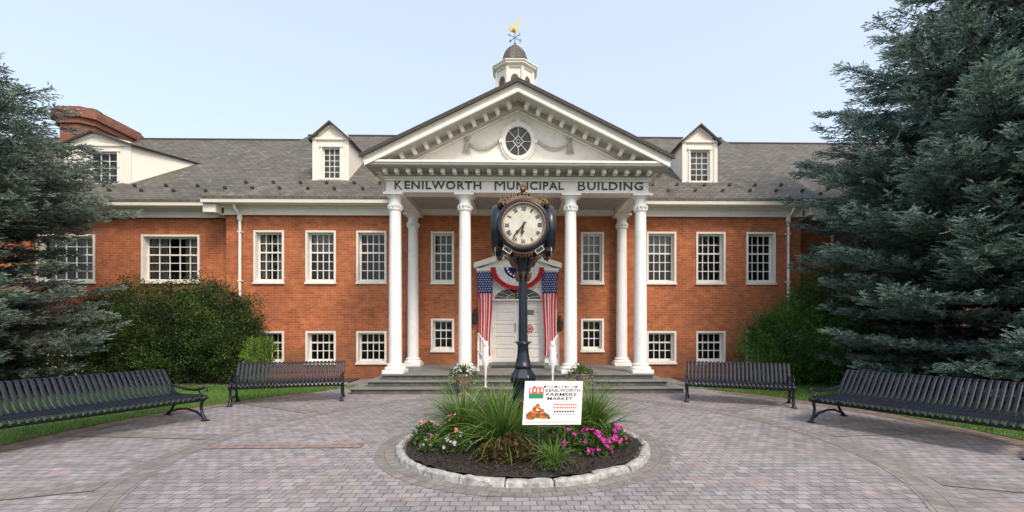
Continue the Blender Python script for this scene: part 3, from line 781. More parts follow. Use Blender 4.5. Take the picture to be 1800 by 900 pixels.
m.box(x0-.06, x1+.06, 11.601, 11.9, 5.431, 5.559)
for s, xa in ((-1,x0),(1,x1)):
    xe = xa+s*.36
    m.box(xe, xa-s*.1, 11.901, 14.1, 5.56, 5.60); m.box(xe+s*.03, xa-s*.1, 11.901, 14.0, 5.601, 5.66); m.box(xa+s*.06, xa, 11.901, 14.19, 5.431, 5.559)
# pediment rake: vertical slices, slope
ZT = 7.62; ZE = 5.79; XE = 3.74; sl = (ZT-ZE)/XE
def rake(y0, y1, top, bot, ext=0.0, m_=0, mb=None):
    for s in (-1,1):
        xo = PXC+s*(XE+ext); 
        a = [(xo, ZE-ext*sl-top), (xo, ZE-ext*sl-bot), (PXC, ZT-bot), (PXC, ZT-top)]
        if s > 0: a = a[::-1]
        (mb or m).prism(a, y0, y1, m_)
rake(11.02, 11.08, .2145, .30, -.03)
rake(11.06, 11.9, .09, .214)
rake(11.02, 11.9, .075, .089)
sf = MB(); rake(11.081, 11.9, .215, .292, -.04, 0, sf); rake(11.50, 11.9, .293, .43, -.3, 0, sf)  # undersides and bed mould coloured grey for their shade
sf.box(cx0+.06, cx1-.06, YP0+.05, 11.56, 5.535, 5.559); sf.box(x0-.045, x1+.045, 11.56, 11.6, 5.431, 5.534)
# tympanum
ty = 11.75
m.add([(PXC-3.3,ty,5.60),(PXC+3.3,ty,5.60),(PXC,ty,7.25)], [(0,1,2)])
# raking bed mould dentil line
rake(11.66, 11.74, .431, .465, -.4)
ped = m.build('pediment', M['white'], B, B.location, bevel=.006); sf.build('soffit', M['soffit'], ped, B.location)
m = MB(); m.box(-.05,.05,0,.22,0,.11); m.box(-.058,.058,-.008,.22,.111,.128)
mp = None
def modil(x, y, z, tilt=None):
    global mp
    if mp is None: mp = m.build('modillion', M['white'], ped, (x,y,z), bevel=.006, local=True); o = mp
    else: o = clone(mp, ped, (x,y,z))
    if tilt: o.rotation_euler = (0, tilt, 0)
for i in range(24): modil(PXC+(i-11.5)*.2865, 11.27, 5.431)
for s in (-1,1):
    for i in range(11):
        xx = .20+.295*i; modil(PXC+s*xx, 11.30, ZT-xx*sl-.425, s*math.atan(sl))
    for i in range(8): o = None
# roof of the portico
m = MB()
for s in (-1,1):
    xo = PXC+s*(XE+.05); zo = ZE-.05*sl
    a = [(xo,10.98,zo),(PXC,10.98,ZT),(PXC,17.2,ZT),(xo,15.6,zo)]
    if s > 0: a = a[::-1]
    m.slab(a, (0,0,-.035))
pr = m.build('portico_roof', M['slate'], B, B.location)
m = MB(); rake(10.955, 10.979, -.012, .085, .07, 0, m)
m.build('roof_edge', M['roofedge'], pr, B.location)
# oval window and swags
oc = P(911, 249, 11.72); m = MB()
m.ring_y((oc.x,oc.z), .33, .42, 11.66, 11.75, 40, 0, 1.15); m.ring_y((oc.x,oc.z), .42, .47, 11.69, 11.75, 40, 0, 1.15)
for a in (0,90,180,270):
    c, s = math.cos(R(a)), math.sin(R(a)); m.box(oc.x+c*.45-.04, oc.x+c*.45+.04, 11.64, 11.70, oc.z+s*.5-.05, oc.z+s*.5+.05)
ow = m.build('oval_window', M['white'], B, B.location, bevel=.005)
m = MB(); m.disc((oc.x,oc.z), .335, .385, 11.742, 40); m.build('pane', simple('oval_glass', (.03,.032,.03), .12), ow, B.location)
m = MB()
m.ring_y((oc.x,oc.z), .125, .15, 11.70, 11.735, 4, 0, 1.1); m.ring_y((oc.x,oc.z), .05, .065, 11.70, 11.735, 4, 0, 1.1)
for a in (45,135,225,315):
    c, s = math.cos(R(a)), math.sin(R(a)); m.tube([(oc.x+c*.07,11.72,oc.z+s*.075),(oc.x+c*.34,11.72,oc.z+s*.39)], .011, 5)
for a in (0,90,180,270):
    c, s = math.cos(R(a)), math.sin(R(a)); m.tube([(oc.x+c*.14,11.72,oc.z+s*.155),(oc.x+c*.34,11.72,oc.z+s*.39)], .009, 5)
m.build('muntins', M['white'], ow, B.location)
M['swag'] = simple('carved_swag', (.42,.39,.35), .6, var=.25, scale=30, bump=.8)
for s in (-1,1):
    m = MB(); xa, xb = oc.x+s*1.33, oc.x+s*.40
    pts = []
    for i in range(17):
        u = i/16; pts.append((xa+(xb-xa)*u, 11.72, oc.z-.02+.16*u-.33*4*u*(1-u)*(.75)))
    m.tube(pts, [.022+.022*math.sin(math.pi*i/16)+.008*(i%2) for i in range(17)], 8)
    m.tube([(xb,11.72,oc.z+.14),(oc.x+s*.30,11.72,oc.z+.42),(oc.x+s*.1,11.72,oc.z+.56)], .018, 6)
    for k in range(5): m.tube([(xa,11.72,oc.z+.02),(xa+s*.05*(k-2),11.71,oc.z-.30-.03*(k%2))], [.028,.015], 6)
    for k in range(3): m.tube([(xa,11.72,oc.z),(xa+s*.12*(k-1),11.71,oc.z+.12)], [.03,.012], 6)
    m.lathe([(.01,-.05),(.06,-.02),(.06,.03),(.01,.06)], (0,0), 10) if False else None
    m.build('swag_ornament', M['swag'], ped, B.location)
# ---- steps
m = MB()
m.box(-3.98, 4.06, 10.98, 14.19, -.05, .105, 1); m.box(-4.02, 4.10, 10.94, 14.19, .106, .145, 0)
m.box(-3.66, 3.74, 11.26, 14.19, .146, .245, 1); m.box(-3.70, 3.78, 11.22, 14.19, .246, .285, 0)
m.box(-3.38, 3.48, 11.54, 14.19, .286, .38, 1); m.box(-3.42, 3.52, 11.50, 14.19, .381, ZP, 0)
st = m.build('steps', [M['stone'], M['stonedark']], B, B.location, bevel=.01)
m = MB(); m.box(DX-.95, DX+.95, 13.9, 14.25, ZP+.001, .505); m.build('threshold', M['stone'], st, B.location, bevel=.008)
# ---- door and surround
m = MB()
yd = 14.26
zt = 2.42
for s in (-1,1):
    m.box(DX+s*.86, DX+s*1.20, 14.02, 14.199, .505, 3.20)            # pilaster
    m.box(DX+s*.83, DX+s*1.23, 13.99, 14.199, ZP+.002, .62); m.box(DX+s*.83, DX+s*1.23, 13.98, 14.199, 3.201, 3.30)
    m.box(DX+s*.80, DX+s*.859, 14.06, 14.30, .505, 2.5)
m.box(DX-.86, DX+.86, 14.08, 14.25, 2.845, 3.30)
m.box(DX-.80, DX+.80, 14.10, 14.30, zt, zt+.05)
# arch spandrels
n = 16; sx = .72; sz = .34
for s in (-1,1):
    pts = [(DX+s*.86, 2.47), (DX+s*.86, 2.845), (DX, 2.845)]+[(DX+s*sx*math.sin(R(90)*i/n), 2.47+sz*math.cos(R(90)*i/n)) for i in range(n+1)]
    if s > 0: pts = pts[::-1]
    m.prism(pts, 14.12, 14.2)
# pediment hood
m.box(DX-1.27, DX+1.27, 13.93, 14.199, 3.301, 3.40)
zap = 3.93
for s in (-1,1):
    a = [(DX+s*1.34,3.30+.10),(DX+s*1.34,3.30+.26),(DX,zap+.06),(DX,zap-.12)]
    if s > 0: a = a[::-1]
    m.prism(a, 13.86, 14.199)
m.add([(DX-1.2,14.05,3.40),(DX+1.2,14.05,3.40),(DX,14.05,3.9)], [(0,1,2)])
ds = m.build('door_surround', M['white'], B, B.location, bevel=.006)
m = MB(); m.add([(DX-.8,14.16,2.47),(DX+.8,14.16,2.47),(DX+.8,14.16,2.84),(DX-.8,14.16,2.84)], [(0,1,2,3)]); m.build('fanlight', simple('fanlight_glass', (.02,.022,.022), .15), ds, B.location)
m = MB()
for a in (15,40,65,90,115,140,165):
    m.tube([(DX+.12*math.cos(R(a)),14.14,2.475+.06*math.sin(R(a))),(DX+sx*math.cos(R(a)),14.14,2.475+sz*math.sin(R(a)))], .009, 5)
m.ring_y((DX,2.475), .33, .35, 14.13, 14.15, 20, 0, .48, 0, math.pi)
m.build('muntins', M['white'], ds, B.location)
for s, lab in ((-1,None),(1,'white panelled door leaf with a small plaque and a round red notice')):
    m = MB(); xa, xb = sorted((DX+s*.004, DX+s*.80)); z0 = .507; z1 = zt
    m.box(xa, xb, yd+.02, yd+.05, z0, z1)
    st_ = .10; rows = [(.11,.42),(.50,.80),(.88,1.18),(1.26,1.56),(1.62,1.82)]
    edges = [0]+[v for r in rows for v in r]+[z1-z0]
    m.box(xa, xa+st_, yd-.0, yd+.0195, z0, z1); m.box(xb-st_, xb, yd, yd+.0195, z0, z1)
    for i in range(0, len(edges), 2): m.box(xa+st_, xb-st_, yd, yd+.0195, z0+edges[i], z0+edges[i+1])
    for a, b in rows: m.box(xa+st_+.05, xb-st_-.05, yd+.005, yd+.0195, z0+a+.04, z0+b-.04)
    o = m.build('door', M['doorpaint'], B, B.location, bevel=.006)
    if lab: o['label'] = lab
    h_ = MB()
    for zz in (.75,1.45,2.15): h_.box(DX+s*.785, DX+s*.835, yd-.02, yd-.001, zz, zz+.12)
    h_.build('hinge', M['wire'], o, B.location)
    h_ = MB(); h_.tube([(DX+s*.07,yd-.03,1.45),(DX+s*.07,yd-.06,1.5),(DX+s*.07,yd-.06,1.68),(DX+s*.07,yd-.03,1.73)], .011, 6); h_.build('handle', M['lantern'], o, B.location)
    if s > 0:
        pc = P(932,549,14.2); h_ = MB(); h_.box(pc.x-.115,pc.x+.115,yd-.012,yd-.001,pc.z-.075,pc.z+.075); h_.box(pc.x-.095,pc.x+.095,yd-.016,yd-.0125,pc.z-.055,pc.z+.055); h_.build('plaque', M['plaque'], o, B.location, bevel=.006)
        nc = P(931,578,14.2); h_ = MB(); h_.disc((nc.x,nc.z), .12, .12, yd-.014, 24, 1)
        h_.ring_y((nc.x,nc.z), .085, .12, yd-.02, yd-.012, 24, 0)
        for a in range(0,180,45):
            c, s2 = math.cos(R(a))*.09, math.sin(R(a))*.09; h_.tube([(nc.x-c,yd-.018,nc.z-s2),(nc.x+c,yd-.018,nc.z+s2)], .012, 5, 0)
        h_.build('notice', [M['notice'], M['flagwhite']], o, B.location)
# wall lanterns either side of the door
for s in (-1,1):
    c = P(834,560,14.05) if s < 0 else P(985,572,14.05); x, z = c.x, c.z
    m = MB(); m.box(x-.035,x+.035,14.1,14.199,z-.06,z+.30); m.lathe([(.02,z-.18),(.065,z-.14),(.075,z+.10),(.085,z+.12),(.03,z+.20),(.012,z+.26)], (x,14.04), 8, smooth=False)
    m.tube([(x,14.04,z+.25),(x,14.1,z+.27)], .012, 6); m.build('wall_lantern', M['lantern'], B, B.location)
# handrails
for s, (pxf, pxr) in ((-1,(853.5,839.5)),(1,(971.5,982.5))):
    f_ = P(pxf,680,11.08); r_ = P(pxr,655,12.2); rx = .026
    m = MB(); fx, fy = f_.x, 11.08; bx, by = r_.x, 12.35
    m.tube([(fx,fy,.145),(fx,fy,1.22)], .022, 8); m.tube([(bx,by,ZP),(bx,by,1.42)], rx, 8)
    m.tube([(fx,fy-.08,1.16),(fx,fy,1.22),((fx+bx)/2,(fy+by)/2,1.33),(bx,by,1.42),(bx+s*.02,by+.6,1.42),(bx+s*.02,by+.66,1.36)], .024, 8)
    m.tube([(fx,fy,.78),(bx,by,.98)], .014, 6); m.lathe([(.045,.145),(.045,.16),(.02,.18)], (fx,fy), 10); m.lathe([(.045,ZP),(.045,ZP+.02),(.02,ZP+.04)], (bx,by), 10)
    for k in range(1,5):
        u = k/5; m.tube([(fx+(bx-fx)*u, fy+(by-fy)*u, .78+.2*u),(fx+(bx-fx)*u, fy+(by-fy)*u, 1.22+.2*u)], .009, 5)
    m.build('handrail', M['white'], B, B.location)
    c = MB()                                                       # cloth sleeve tied on the front post
    prof = []
    c.lathe([(.03,.50),(.034,.62),(.075,.70),(.088,.82),(.07,1.0),(.08,1.12),(.058,1.22),(.07,1.25),(.02,1.27)], (fx,fy), 14, sx=1.0, sy=.8)
    o = c.build('cloth_wrap', M['cloth'], None, (fx,fy,.5))
    props(o, 'white cloth wrapped round the handrail end '+('left' if s < 0 else 'right')+' of the entrance', 'cloth', 'white cloths tied on the entrance handrails')
# ---- cupola
cx, cy = -.07, 19.0
m = MB(); k8 = math.pi/8
ap = 1/math.cos(k8)
m.lathe([(.80*ap,8.6),(.80*ap,10.6),(.86*ap,10.62),(.86*ap,10.75),(.73*ap,10.78),(.73*ap,12.0),(.78*ap,12.02),(.78*ap,12.08),(.84*ap,12.10),(.88*ap,12.14),(.88*ap,12.20),(.92*ap,12.22),(.92*ap,12.26),(.80*ap,12.29)], (cx,cy), 8, smooth=False, rot=k8)
for i in range(8):
    a = 2*math.pi*i/8+k8; x, y = cx+.735*ap*math.cos(a), cy+.735*ap*math.sin(a)
    m.tube([(x,y,10.79),(x,y,12.0)], .07, 6, smooth=False)
cp = m.build('cupola', M['cream'], B, B.location)
m = MB(); m.lathe([(.80*ap,12.285),(.66*ap,12.36),(.56*ap,12.50),(.49*ap,12.72),(.42*ap,12.95),(.30*ap,13.15),(.16*ap,13.27),(.06*ap,13.32)], (cx,cy), 8, smooth=False, rot=k8)
m.build('cupola_roof', M['slate'], cp, B.location)
m = MB()
for i in range(8):
    a = 2*math.pi*i/8; c, s = math.cos(a), math.sin(a); vs = []
    for j in range(16):
        b = 2*math.pi*j/16; vs.append((cx+c*.738-s*.17*math.cos(b), cy+s*.738+c*.17*math.cos(b), 11.5+.26*math.sin(b)))
    m.add(vs, [tuple(range(16))])
m.build('louvre', simple('louvre_brown', (.11,.06,.045), .7, var=.5, scale=14), cp, B.location)
v = MB(); v.tube([(cx,cy,13.3),(cx,cy,14.0)], .022, 6)
v.lathe([(.02,13.36),(.06,13.42),(.02,13.48)], (cx,cy), 8)
for a in (40,130,220,310):
    c, s = math.cos(R(a)), math.sin(R(a)); v.tube([(cx,cy,13.66),(cx+c*.27,cy+s*.27,13.66)], .014, 5); v.box(cx+c*.3-.035,cx+c*.3+.035,cy+s*.3-.012,cy+s*.3+.012,13.61,13.71)
vane = v.build('weathervane', M['vane'], cp, B.location)
v = MB()
pts = [(-.22,13.98),(-.16,13.92),(-.06,13.88),(.03,13.84),(.08,13.92),(.10,14.08),(.13,14.2),(.20,14.42),(.12,14.40),(.03,14.22),(-.01,14.10),(-.08,14.11),(-.14,14.15),(-.20,14.13),(-.17,14.08),(-.24,14.03)]
pts = [(cx+a, z) for a, z in pts][::1]
v.prism(pts, cy-.03, cy+.03); v.lathe([(.01,13.86),(.07,13.92),(.09,13.99),(.06,14.06),(.01,14.1)], (cx-.03,cy), 10)
v.build('rooster', M['goldbright'], cp, B.location, bevel=.012)

# ================================================================== FLAGS, BUNTING, MAT
def flag(x, ztop, zbot, mirror, label):
    root = empty('american_flag', (x,13.93,ztop), label, 'flag', 'flags hung beside the entrance')
    nx, nz = 26, 30; w0 = .235
    def pt(u, v, off=0):
        z = ztop-(ztop-zbot)*v; w = w0*(1-.30*min(1,v*1.25)) if v > .3 else w0*(1-.30*v*1.25*.6)
        yy = 13.93+.035*math.sin(u*15+v*2)*(.35+v)+.02*math.sin(v*9+u*3)+off
        return (x+(u-.5)*2*w+mirror*(.03*math.sin(v*5)+.05*v*v), yy, z)
    cant = .27
    m = MB(); vs = []; fs = []; ms = []
    for j in range(nz+1):
        for i in range(nx+1): vs.append(pt(i/nx, j/nz))
    for j in range(nz):
        for i in range(nx):
            k = j*(nx+1)+i
            u = (i+.5)/nx
            mi = 2 if j/nz < cant-.02 else (0 if int(u*13) not in (2,5,7,10) else 1)
            m.add([vs[k+nx+1],vs[k+nx+2],vs[k+1],vs[k]], [(0,1,2,3)], mi, True)
    m.build('flag_cloth', [M['red'],M['flagwhite'],M['blue']], root, root.location)
    m = MB()
    for r in range(9):
        for c in range(6 if r % 2 == 0 else 5):
            u = (c+(.5 if r % 2 == 0 else 1.0))/6; vv = (r+.8)/10*cant
            p = pt(u, vv, -.012); s = []
            for k in range(10):
                a = math.pi/2+math.pi*k/5; rr_ = .021 if k % 2 == 0 else .009; s.append((p[0]+rr_*math.cos(a), p[1], p[2]+rr_*math.sin(a)))
            m.add(s, [tuple(range(10))])
    m.build('star_field', M['flagwhite'], root, root.location)
    m = MB(); m.tube([(x-.27,13.94,ztop+.01),(x+.27,13.94,ztop+.01)], .013, 6); m.build('rod', M['lantern'], root, root.location)
fl = P(851.5,476,13.93); flag(fl.x, fl.z, .72, 1, 'american flag hung vertically on the left side of the white doors')
fl = P(967.5,476,13.93); flag(fl.x, fl.z, .72, -1, 'american flag hung vertically on the right side of the white doors')
bc = P(909.5, 470, 13.82); root = empty('bunting', bc, 'pleated red, white and blue half-round bunting hung under the door hood', 'bunting')
def fan(r0, r1, mat, nm, dy=0):
    m = MB(); n = 60; vs = []
    for i in range(n+1):
        a = math.pi+math.pi*i/n
        for r in (r0, (r0+r1)/2, r1):
            vs.append((bc.x+r*math.cos(a)*1.02, 13.82+dy+.028*(r/.8)*(1 if i % 2 else -1), bc.z+r*.86*math.sin(a)))
    fs = []
    for i in range(n):
        k = 3*i; fs += [(k,k+1,k+4,k+3),(k+1,k+2,k+5,k+4)]
    m.add(vs, fs, 0, False); m.build(nm, mat, root, bc); return m
fan(.03,.40,M['blue'],'blue_band'); fan(.40,.65,M['flagwhite'],'white_band'); fan(.65,.80,M['red'],'red_band')
m = MB()
for i in range(9):
    a = math.pi+math.pi*(i+.5)/9; p = (bc.x+.31*math.cos(a), bc.z+.27*math.sin(a)); s = []
    for k in range(10):
        b = math.pi/2+math.pi*k/5; r_ = .05 if k % 2 == 0 else .021; s.append((p[0]+r_*math.cos(b), 13.775, p[1]+r_*math.sin(b)))
    m.add(s, [tuple(range(10))])
m.build('star_row', M['flagwhite'], root, bc)
m = MB(); m.lathe([(.01,bc.z-.04),(.06,bc.z-.02),(.07,bc.z+.03),(.01,bc.z+.06)], (bc.x-.1,13.74), 10); m.build('rosette', M['red'], root, bc)
m = MB(); m.box(DX-.78, DX+.78, 13.15, 13.8, ZP+.001, ZP+.018); o = m.build('doormat', M['mat'], None, (DX,13.5,ZP), bevel=.004)
props(o, 'black rubber doormat on the stone landing before the doors', 'doormat')

# ================================================================== STREET CLOCK
CLK = empty('street_clock', (CX,CY,0), 'dark blue cast iron post clock with gold ornament standing in the flower bed', 'street clock')
ZH = 2.96
m = MB()
m.lathe([(.20,0),(.20,.10),(.165,.14),(.150,.20),(.150,.80),(.158,.84)], (CX,CY), 8, smooth=False, rot=k8)
m.lathe([(.16,.841),(.19,.90),(.195,.94),(.18,.97),(.135,1.03),(.12,1.05)], (CX,CY), 8, smooth=False, rot=k8)
m.lathe([(.112,1.051),(.125,1.07),(.125,1.10),(.105,1.12),(.098,1.16),(.095,1.18)], (CX,CY), 24)
m.build('base', M['clockpaint'], CLK, (CX,CY,0), bevel=.008)
m = MB()
prof = [(.092,1.18),(.080,1.26),(.074,1.37),(.084,1.385),(.088,1.40),(.078,1.415),(.064,1.43)]
m.lathe(prof, (CX,CY), 24)
nf = 12; vs = []; fs = []
for j, (r, z) in enumerate(((.064,1.431),(.058,2.30))):
    for i in range(nf*4):
        a = 2*math.pi*i/(nf*4); rr_ = r*(1-(.11 if i % 4 == 2 else .05 if i % 2 else 0)); vs.append((CX+rr_*math.cos(a), CY+rr_*math.sin(a), z))
nn = nf*4
m.add(vs, [(i,(i+1)%nn,(i+1)%nn+nn,i+nn) for i in range(nn)], 0, False)
m.lathe([(.06,2.301),(.085,2.33),(.075,2.36),(.08,2.42),(.11,2.50),(.17,2.58),(.22,2.63),(.23,2.655)], (CX,CY), 24)
m.build('post', M['clockpaint'], CLK, (CX,CY,0))
for i in range(8):
    m = MB(); a = 2*math.pi*i/8+k8*0; c, s = math.cos(a), math.sin(a)
    m.tube([(CX+c*.078,CY+s*.078,2.26),(CX+c*.098,CY+s*.098,2.33),(CX+c*.12,CY+s*.12,2.39)], [.012,.022,.006], 5)
    m.tube([(CX+c*.085,CY+s*.085,1.40),(CX+c*.105,CY+s*.105,1.425)], [.008,.016], 5); m.build('gold_leaf', M['gold'], CLK, (CX,CY,0))
for i in range(4):
    m = MB(); a = math.pi/2*i+math.pi/4; c, s = math.cos(a), math.sin(a)
    m.tube([(CX+c*.10,CY+s*.10,2.46),(CX+c*.20,CY+s*.20,2.50),(CX+c*.27,CY+s*.27,2.60),(CX+c*.25,CY+s*.25,2.68),(CX+c*.20,CY+s*.20,2.64)], [.02,.026,.02,.016,.012], 6); m.build('gold_scroll', M['gold'], CLK, (CX,CY,0))
# head: body plus four drums
m = MB(); hb = .30
m.lathe([(.16,ZH-.40),(.26,ZH-.385),(hb*1.30,ZH-.30),(hb*1.38,ZH-.15),(hb*1.38,ZH+.15),(hb*1.30,ZH+.30),(.26,ZH+.37),(.14,ZH+.40)], (CX,CY), 4, smooth=False, rot=math.pi/4)
m.build('clock_head', M['clockpaint'], CLK, (CX,CY,0), bevel=.04)
def face():
    dr = MB(); n = 48; yc = CY
    prof = [(.30,-.20),(.345,-.30),(.355,-.36),(.345,-.40),(.318,-.425),(.300,-.425),(.288,-.40),(.286,-.385)]
    vs = []; fs = []
    for r, y in prof:
        for i in range(n):
            a = 2*math.pi*i/n; vs.append((CX+r*math.cos(a), yc+y, ZH+r*math.sin(a)))
    for j in range(len(prof)-1):
        for i in range(n):
            a, b = j*n+i, j*n+(i+1)%n; fs.append((a,b,b+n,a+n))
    dr.add(vs, fs, 0, True)
    D = MB(); D.disc((CX,ZH), .287, .287, CY-.386, 48)
    gr = MB(); gr.ring_y((CX,ZH), .272, .293, CY-.43, CY-.39, 48)
    nu = MB(); rom = ['XII','I','II','III','IV','V','VI','VII','VIII','IX','X','XI']
    for k, t in enumerate(rom):
        th = -2*math.pi*k/12; w = {1:.018,2:.036,3:.05,4:.062}[len(t)]
        if 'X' in t or 'V' in t: w += .012
        vs, fs = text_mesh(t, w, .055, .004, .02)
        R0 = .186; out = []
        for x, y, z in vs:
            zz = z+R0; out.append((CX+x*math.cos(th)-zz*math.sin(th), CY-.391+y-.002, ZH+x*math.sin(th)+zz*math.cos(th)))
        nu.add(out, fs)
    for k in range(60):
        a = 2*math.pi*k/60; c, s = math.cos(a), math.sin(a); r0 = .262; L = .012
        t_ = .0035 if k % 5 == 0 else .0016
        nu.add([(CX+c*r0-s*t_,CY-.389,ZH+s*r0+c*t_),(CX+c*r0+s*t_,CY-.389,ZH+s*r0-c*t_),(CX+c*(r0+L)+s*t_,CY-.389,ZH+s*(r0+L)-c*t_),(CX+c*(r0+L)-s*t_,CY-.389,ZH+s*(r0+L)+c*t_)], [(0,1,2,3)])
    nu.ring_y((CX,ZH), .256, .259, CY-.390, CY-.388, 48)
    def hand(ang, L, w, y, tail):
        h = MB(); d = (math.sin(R(ang)), math.cos(R(ang))); s = (d[1], -d[0])
        prof = [(-tail,w*.5),(-tail*.5,w*.35),(0,w*.55),(L*.45,w*.45),(L*.55,w*1.25),(L*.68,w*.5),(L,.002)]
        top = [(CX+d[0]*t+s[0]*q, ZH+d[1]*t+s[1]*q) for t, q in prof]; bot = [(CX+d[0]*t-s[0]*q, ZH+d[1]*t-s[1]*q) for t, q in reversed(prof)]
        pl = top+bot
        h.prism(pl, y-.003, y+.003); return h
    return dr, D, gr, nu, hand(189, .155, .022, CY-.400, .04), hand(221, .215, .017, CY-.408, .05)
fm = face(); protos = None
# top and bottom ornaments of a face
orn = MB()
orn.ring_y((CX,ZH), .352, .40, CY-.34, CY-.25, 24, 0, 1.0, R(52), R(128))
for k in range(13):
    a = R(50+80*k/12); r_ = .405; x, z = CX+r_*math.cos(a), ZH+r_*math.sin(a)
    orn.tube([(x,CY-.30,z-.01),(x+.03*math.cos(a),CY-.31,z+.035*math.sin(a)+.01*(k%2))], [.018,.008], 5)
for s in (-1,1):
    orn.tube([(CX+s*.24,CY-.30,ZH+.26),(CX+s*.275,CY-.31,ZH+.30),(CX+s*.28,CY-.31,ZH+.35),(CX+s*.24,CY-.31,ZH+.36)], [.012,.018,.014,.008], 6)
    orn.tube([(CX+s*.20,CY-.34,ZH-.30),(CX+s*.25,CY-.35,ZH-.28),(CX+s*.27,CY-.35,ZH-.24)], [.016,.014,.006], 6)
orn.ring_y((CX,ZH), .352, .372, CY-.36, CY-.28, 30, 0, 1.0, R(225), R(315))
for k in range(7):
    a = R(253+34*k/6); x, z = CX+.372*math.cos(a), ZH+.372*math.sin(a); orn.tube([(x,CY-.345,z),(x*1.0,CY-.335,z-.045)], [.02,.01], 5)
for s in (-1,1):
    a = R(270+s*33); x, z = CX+.385*math.cos(a), ZH+.385*math.sin(a)
    d = (math.cos(a+math.pi/2), math.sin(a+math.pi/2)); u = (math.cos(a), math.sin(a))
    P4 = [(x+d[0]*.055*p+u[0]*.028*q, z+d[1]*.055*p+u[1]*.028*q) for p, q in ((-1,-1),(1,-1),(1,1),(-1,1))]
    for i in range(4): orn.tube([(P4[i][0],CY-.375,P4[i][1]),(P4[(i+1)%4][0],CY-.375,P4[(i+1)%4][1])], .006, 5, 1)
shd = MB()
for s in (-1,1):
    a = R(270+s*33); x, z = CX+.385*math.cos(a), ZH+.385*math.sin(a)
    d = (math.cos(a+math.pi/2), math.sin(a+math.pi/2)); u = (math.cos(a), math.sin(a))
    P4 = [(x+d[0]*.055*p+u[0]*.028*q, z+d[1]*.055*p+u[1]*.028*q) for p, q in ((-1,-1),(1,-1),(1,1),(-1,1))]
    a_ = sum(P4[i][0]*P4[(i+1)%4][1]-P4[(i+1)%4][0]*P4[i][1] for i in range(4)); P4 = P4 if a_ > 0 else P4[::-1]
    shd.prism(P4, CY-.37, CY-.30)
for k in range(4):
    rz = k*math.pi/2; o = (CX,CY,0)
    if protos is None:
        d = fm[0].build('dial_drum', M['clockpaint'], CLK, o)
        protos = [d]+[fm[1].build('dial', M['dial'], d, o), fm[2].build('gilt_ring', M['gold'], d, o), fm[3].build('numerals', M['ink'], d, o),
            fm[4].build('hour_hand', M['ink'], d, o), fm[5].build('minute_hand', M['ink'], d, o), orn.build('crest', [M['gold'],M['dial']], d, o), shd.build('shield', M['clockpaint'], d, o)]
    else:
        d = clone(protos[0], CLK, o, rz)
        for p in protos[1:]: clone(p, d, o)
m = MB(); m.lathe([(.15,ZH+.401),(.13,ZH+.43),(.09,ZH+.45),(.10,ZH+.475),(.11,ZH+.50),(.06,ZH+.53),(.025,ZH+.54)], (CX,CY), 20); m.build('cap', M['clockpaint'], CLK, o)
m = MB(); m.lathe([(.015,ZH+.54),(.035,ZH+.555),(.045,ZH+.585),(.02,ZH+.61),(.03,ZH+.625),(.008,ZH+.68)], (CX,CY), 12)
for i in range(4):
    a = math.pi/2*i+math.pi/4; c, s = math.cos(a), math.sin(a); m.tube([(CX+c*.02,CY+s*.02,ZH+.55),(CX+c*.05,CY+s*.05,ZH+.60),(CX+c*.035,CY+s*.035,ZH+.64)], [.01,.012,.004], 5)
m.build('finial', M['gold'], CLK, o)
m = MB()
for (a, b) in ((0,0),):
    for zz in (.40,.50,.60):
        m.tube([(CX-.04,CY-.150,zz-.04),(CX,CY-.158,zz),(CX+.04,CY-.150,zz+.04)], .010, 6); m.tube([(CX+.04,CY-.150,zz-.04),(CX,CY-.158,zz),(CX-.04,CY-.150,zz+.04)], .010, 6)
        m.lathe([(.005,zz-.012),(.014,zz),(.005,zz+.012)], (CX,CY-.16), 8)
m.build('base_ornament', M['gold'], CLK, o)

# ================================================================== FLOWER BED
BED = empty('flower_bed', (CX,CY,0), 'round mulch flower bed with a rough granite kerb round the clock post', 'flower bed')
m = MB(); nr, na = 26, 90; vs = [(CX,CY,.16)]
for i in range(1, nr+1):
    r = 1.57*i/nr
    for j in range(na):
        a = 2*math.pi*j/na; z = .16-.10*(i/nr)**2+random.uniform(-.014,.014); vs.append((CX+r*math.cos(a)+random.uniform(-.01,.01), CY+r*math.sin(a)+random.uniform(-.01,.01), z))
fs = [(0,1+j,1+(j+1)%na) for j in range(na)]
for i in range(nr-1):
    for j in range(na):
        a, b = 1+i*na+j, 1+i*na+(j+1)%na; fs.append((a, a+na, b+na, b))
m.add(vs, fs, 0, False); m.build('mulch', M['mulch'], BED, BED.location)
n = 9000; rr_ = 1.54*np.sqrt(rng.random(n)); aa = rng.uniform(0,6.28,n)
Pc = np.column_stack([CX+rr_*np.cos(aa), CY+rr_*np.sin(aa), .165-.10*(rr_/1.57)**2+rng.uniform(0,.02,n)])
chip = foliage('bark_chip', (.012,.010,.009), (.035,.025,.02), (.13,.09,.065), 0)
np_mesh('bark_chips', leaves(Pc, np.column_stack([rng.normal(size=n), rng.normal(size=n), rng.normal(size=n)*.35]), rng.uniform(.02,.06,n), rng.uniform(.008,.018,n)), 4, chip, np.clip(rng.normal(.35,.22,n),0,1), BED, BED.location)['kind'] = 'stuff'
ns = 21; a = 0.1
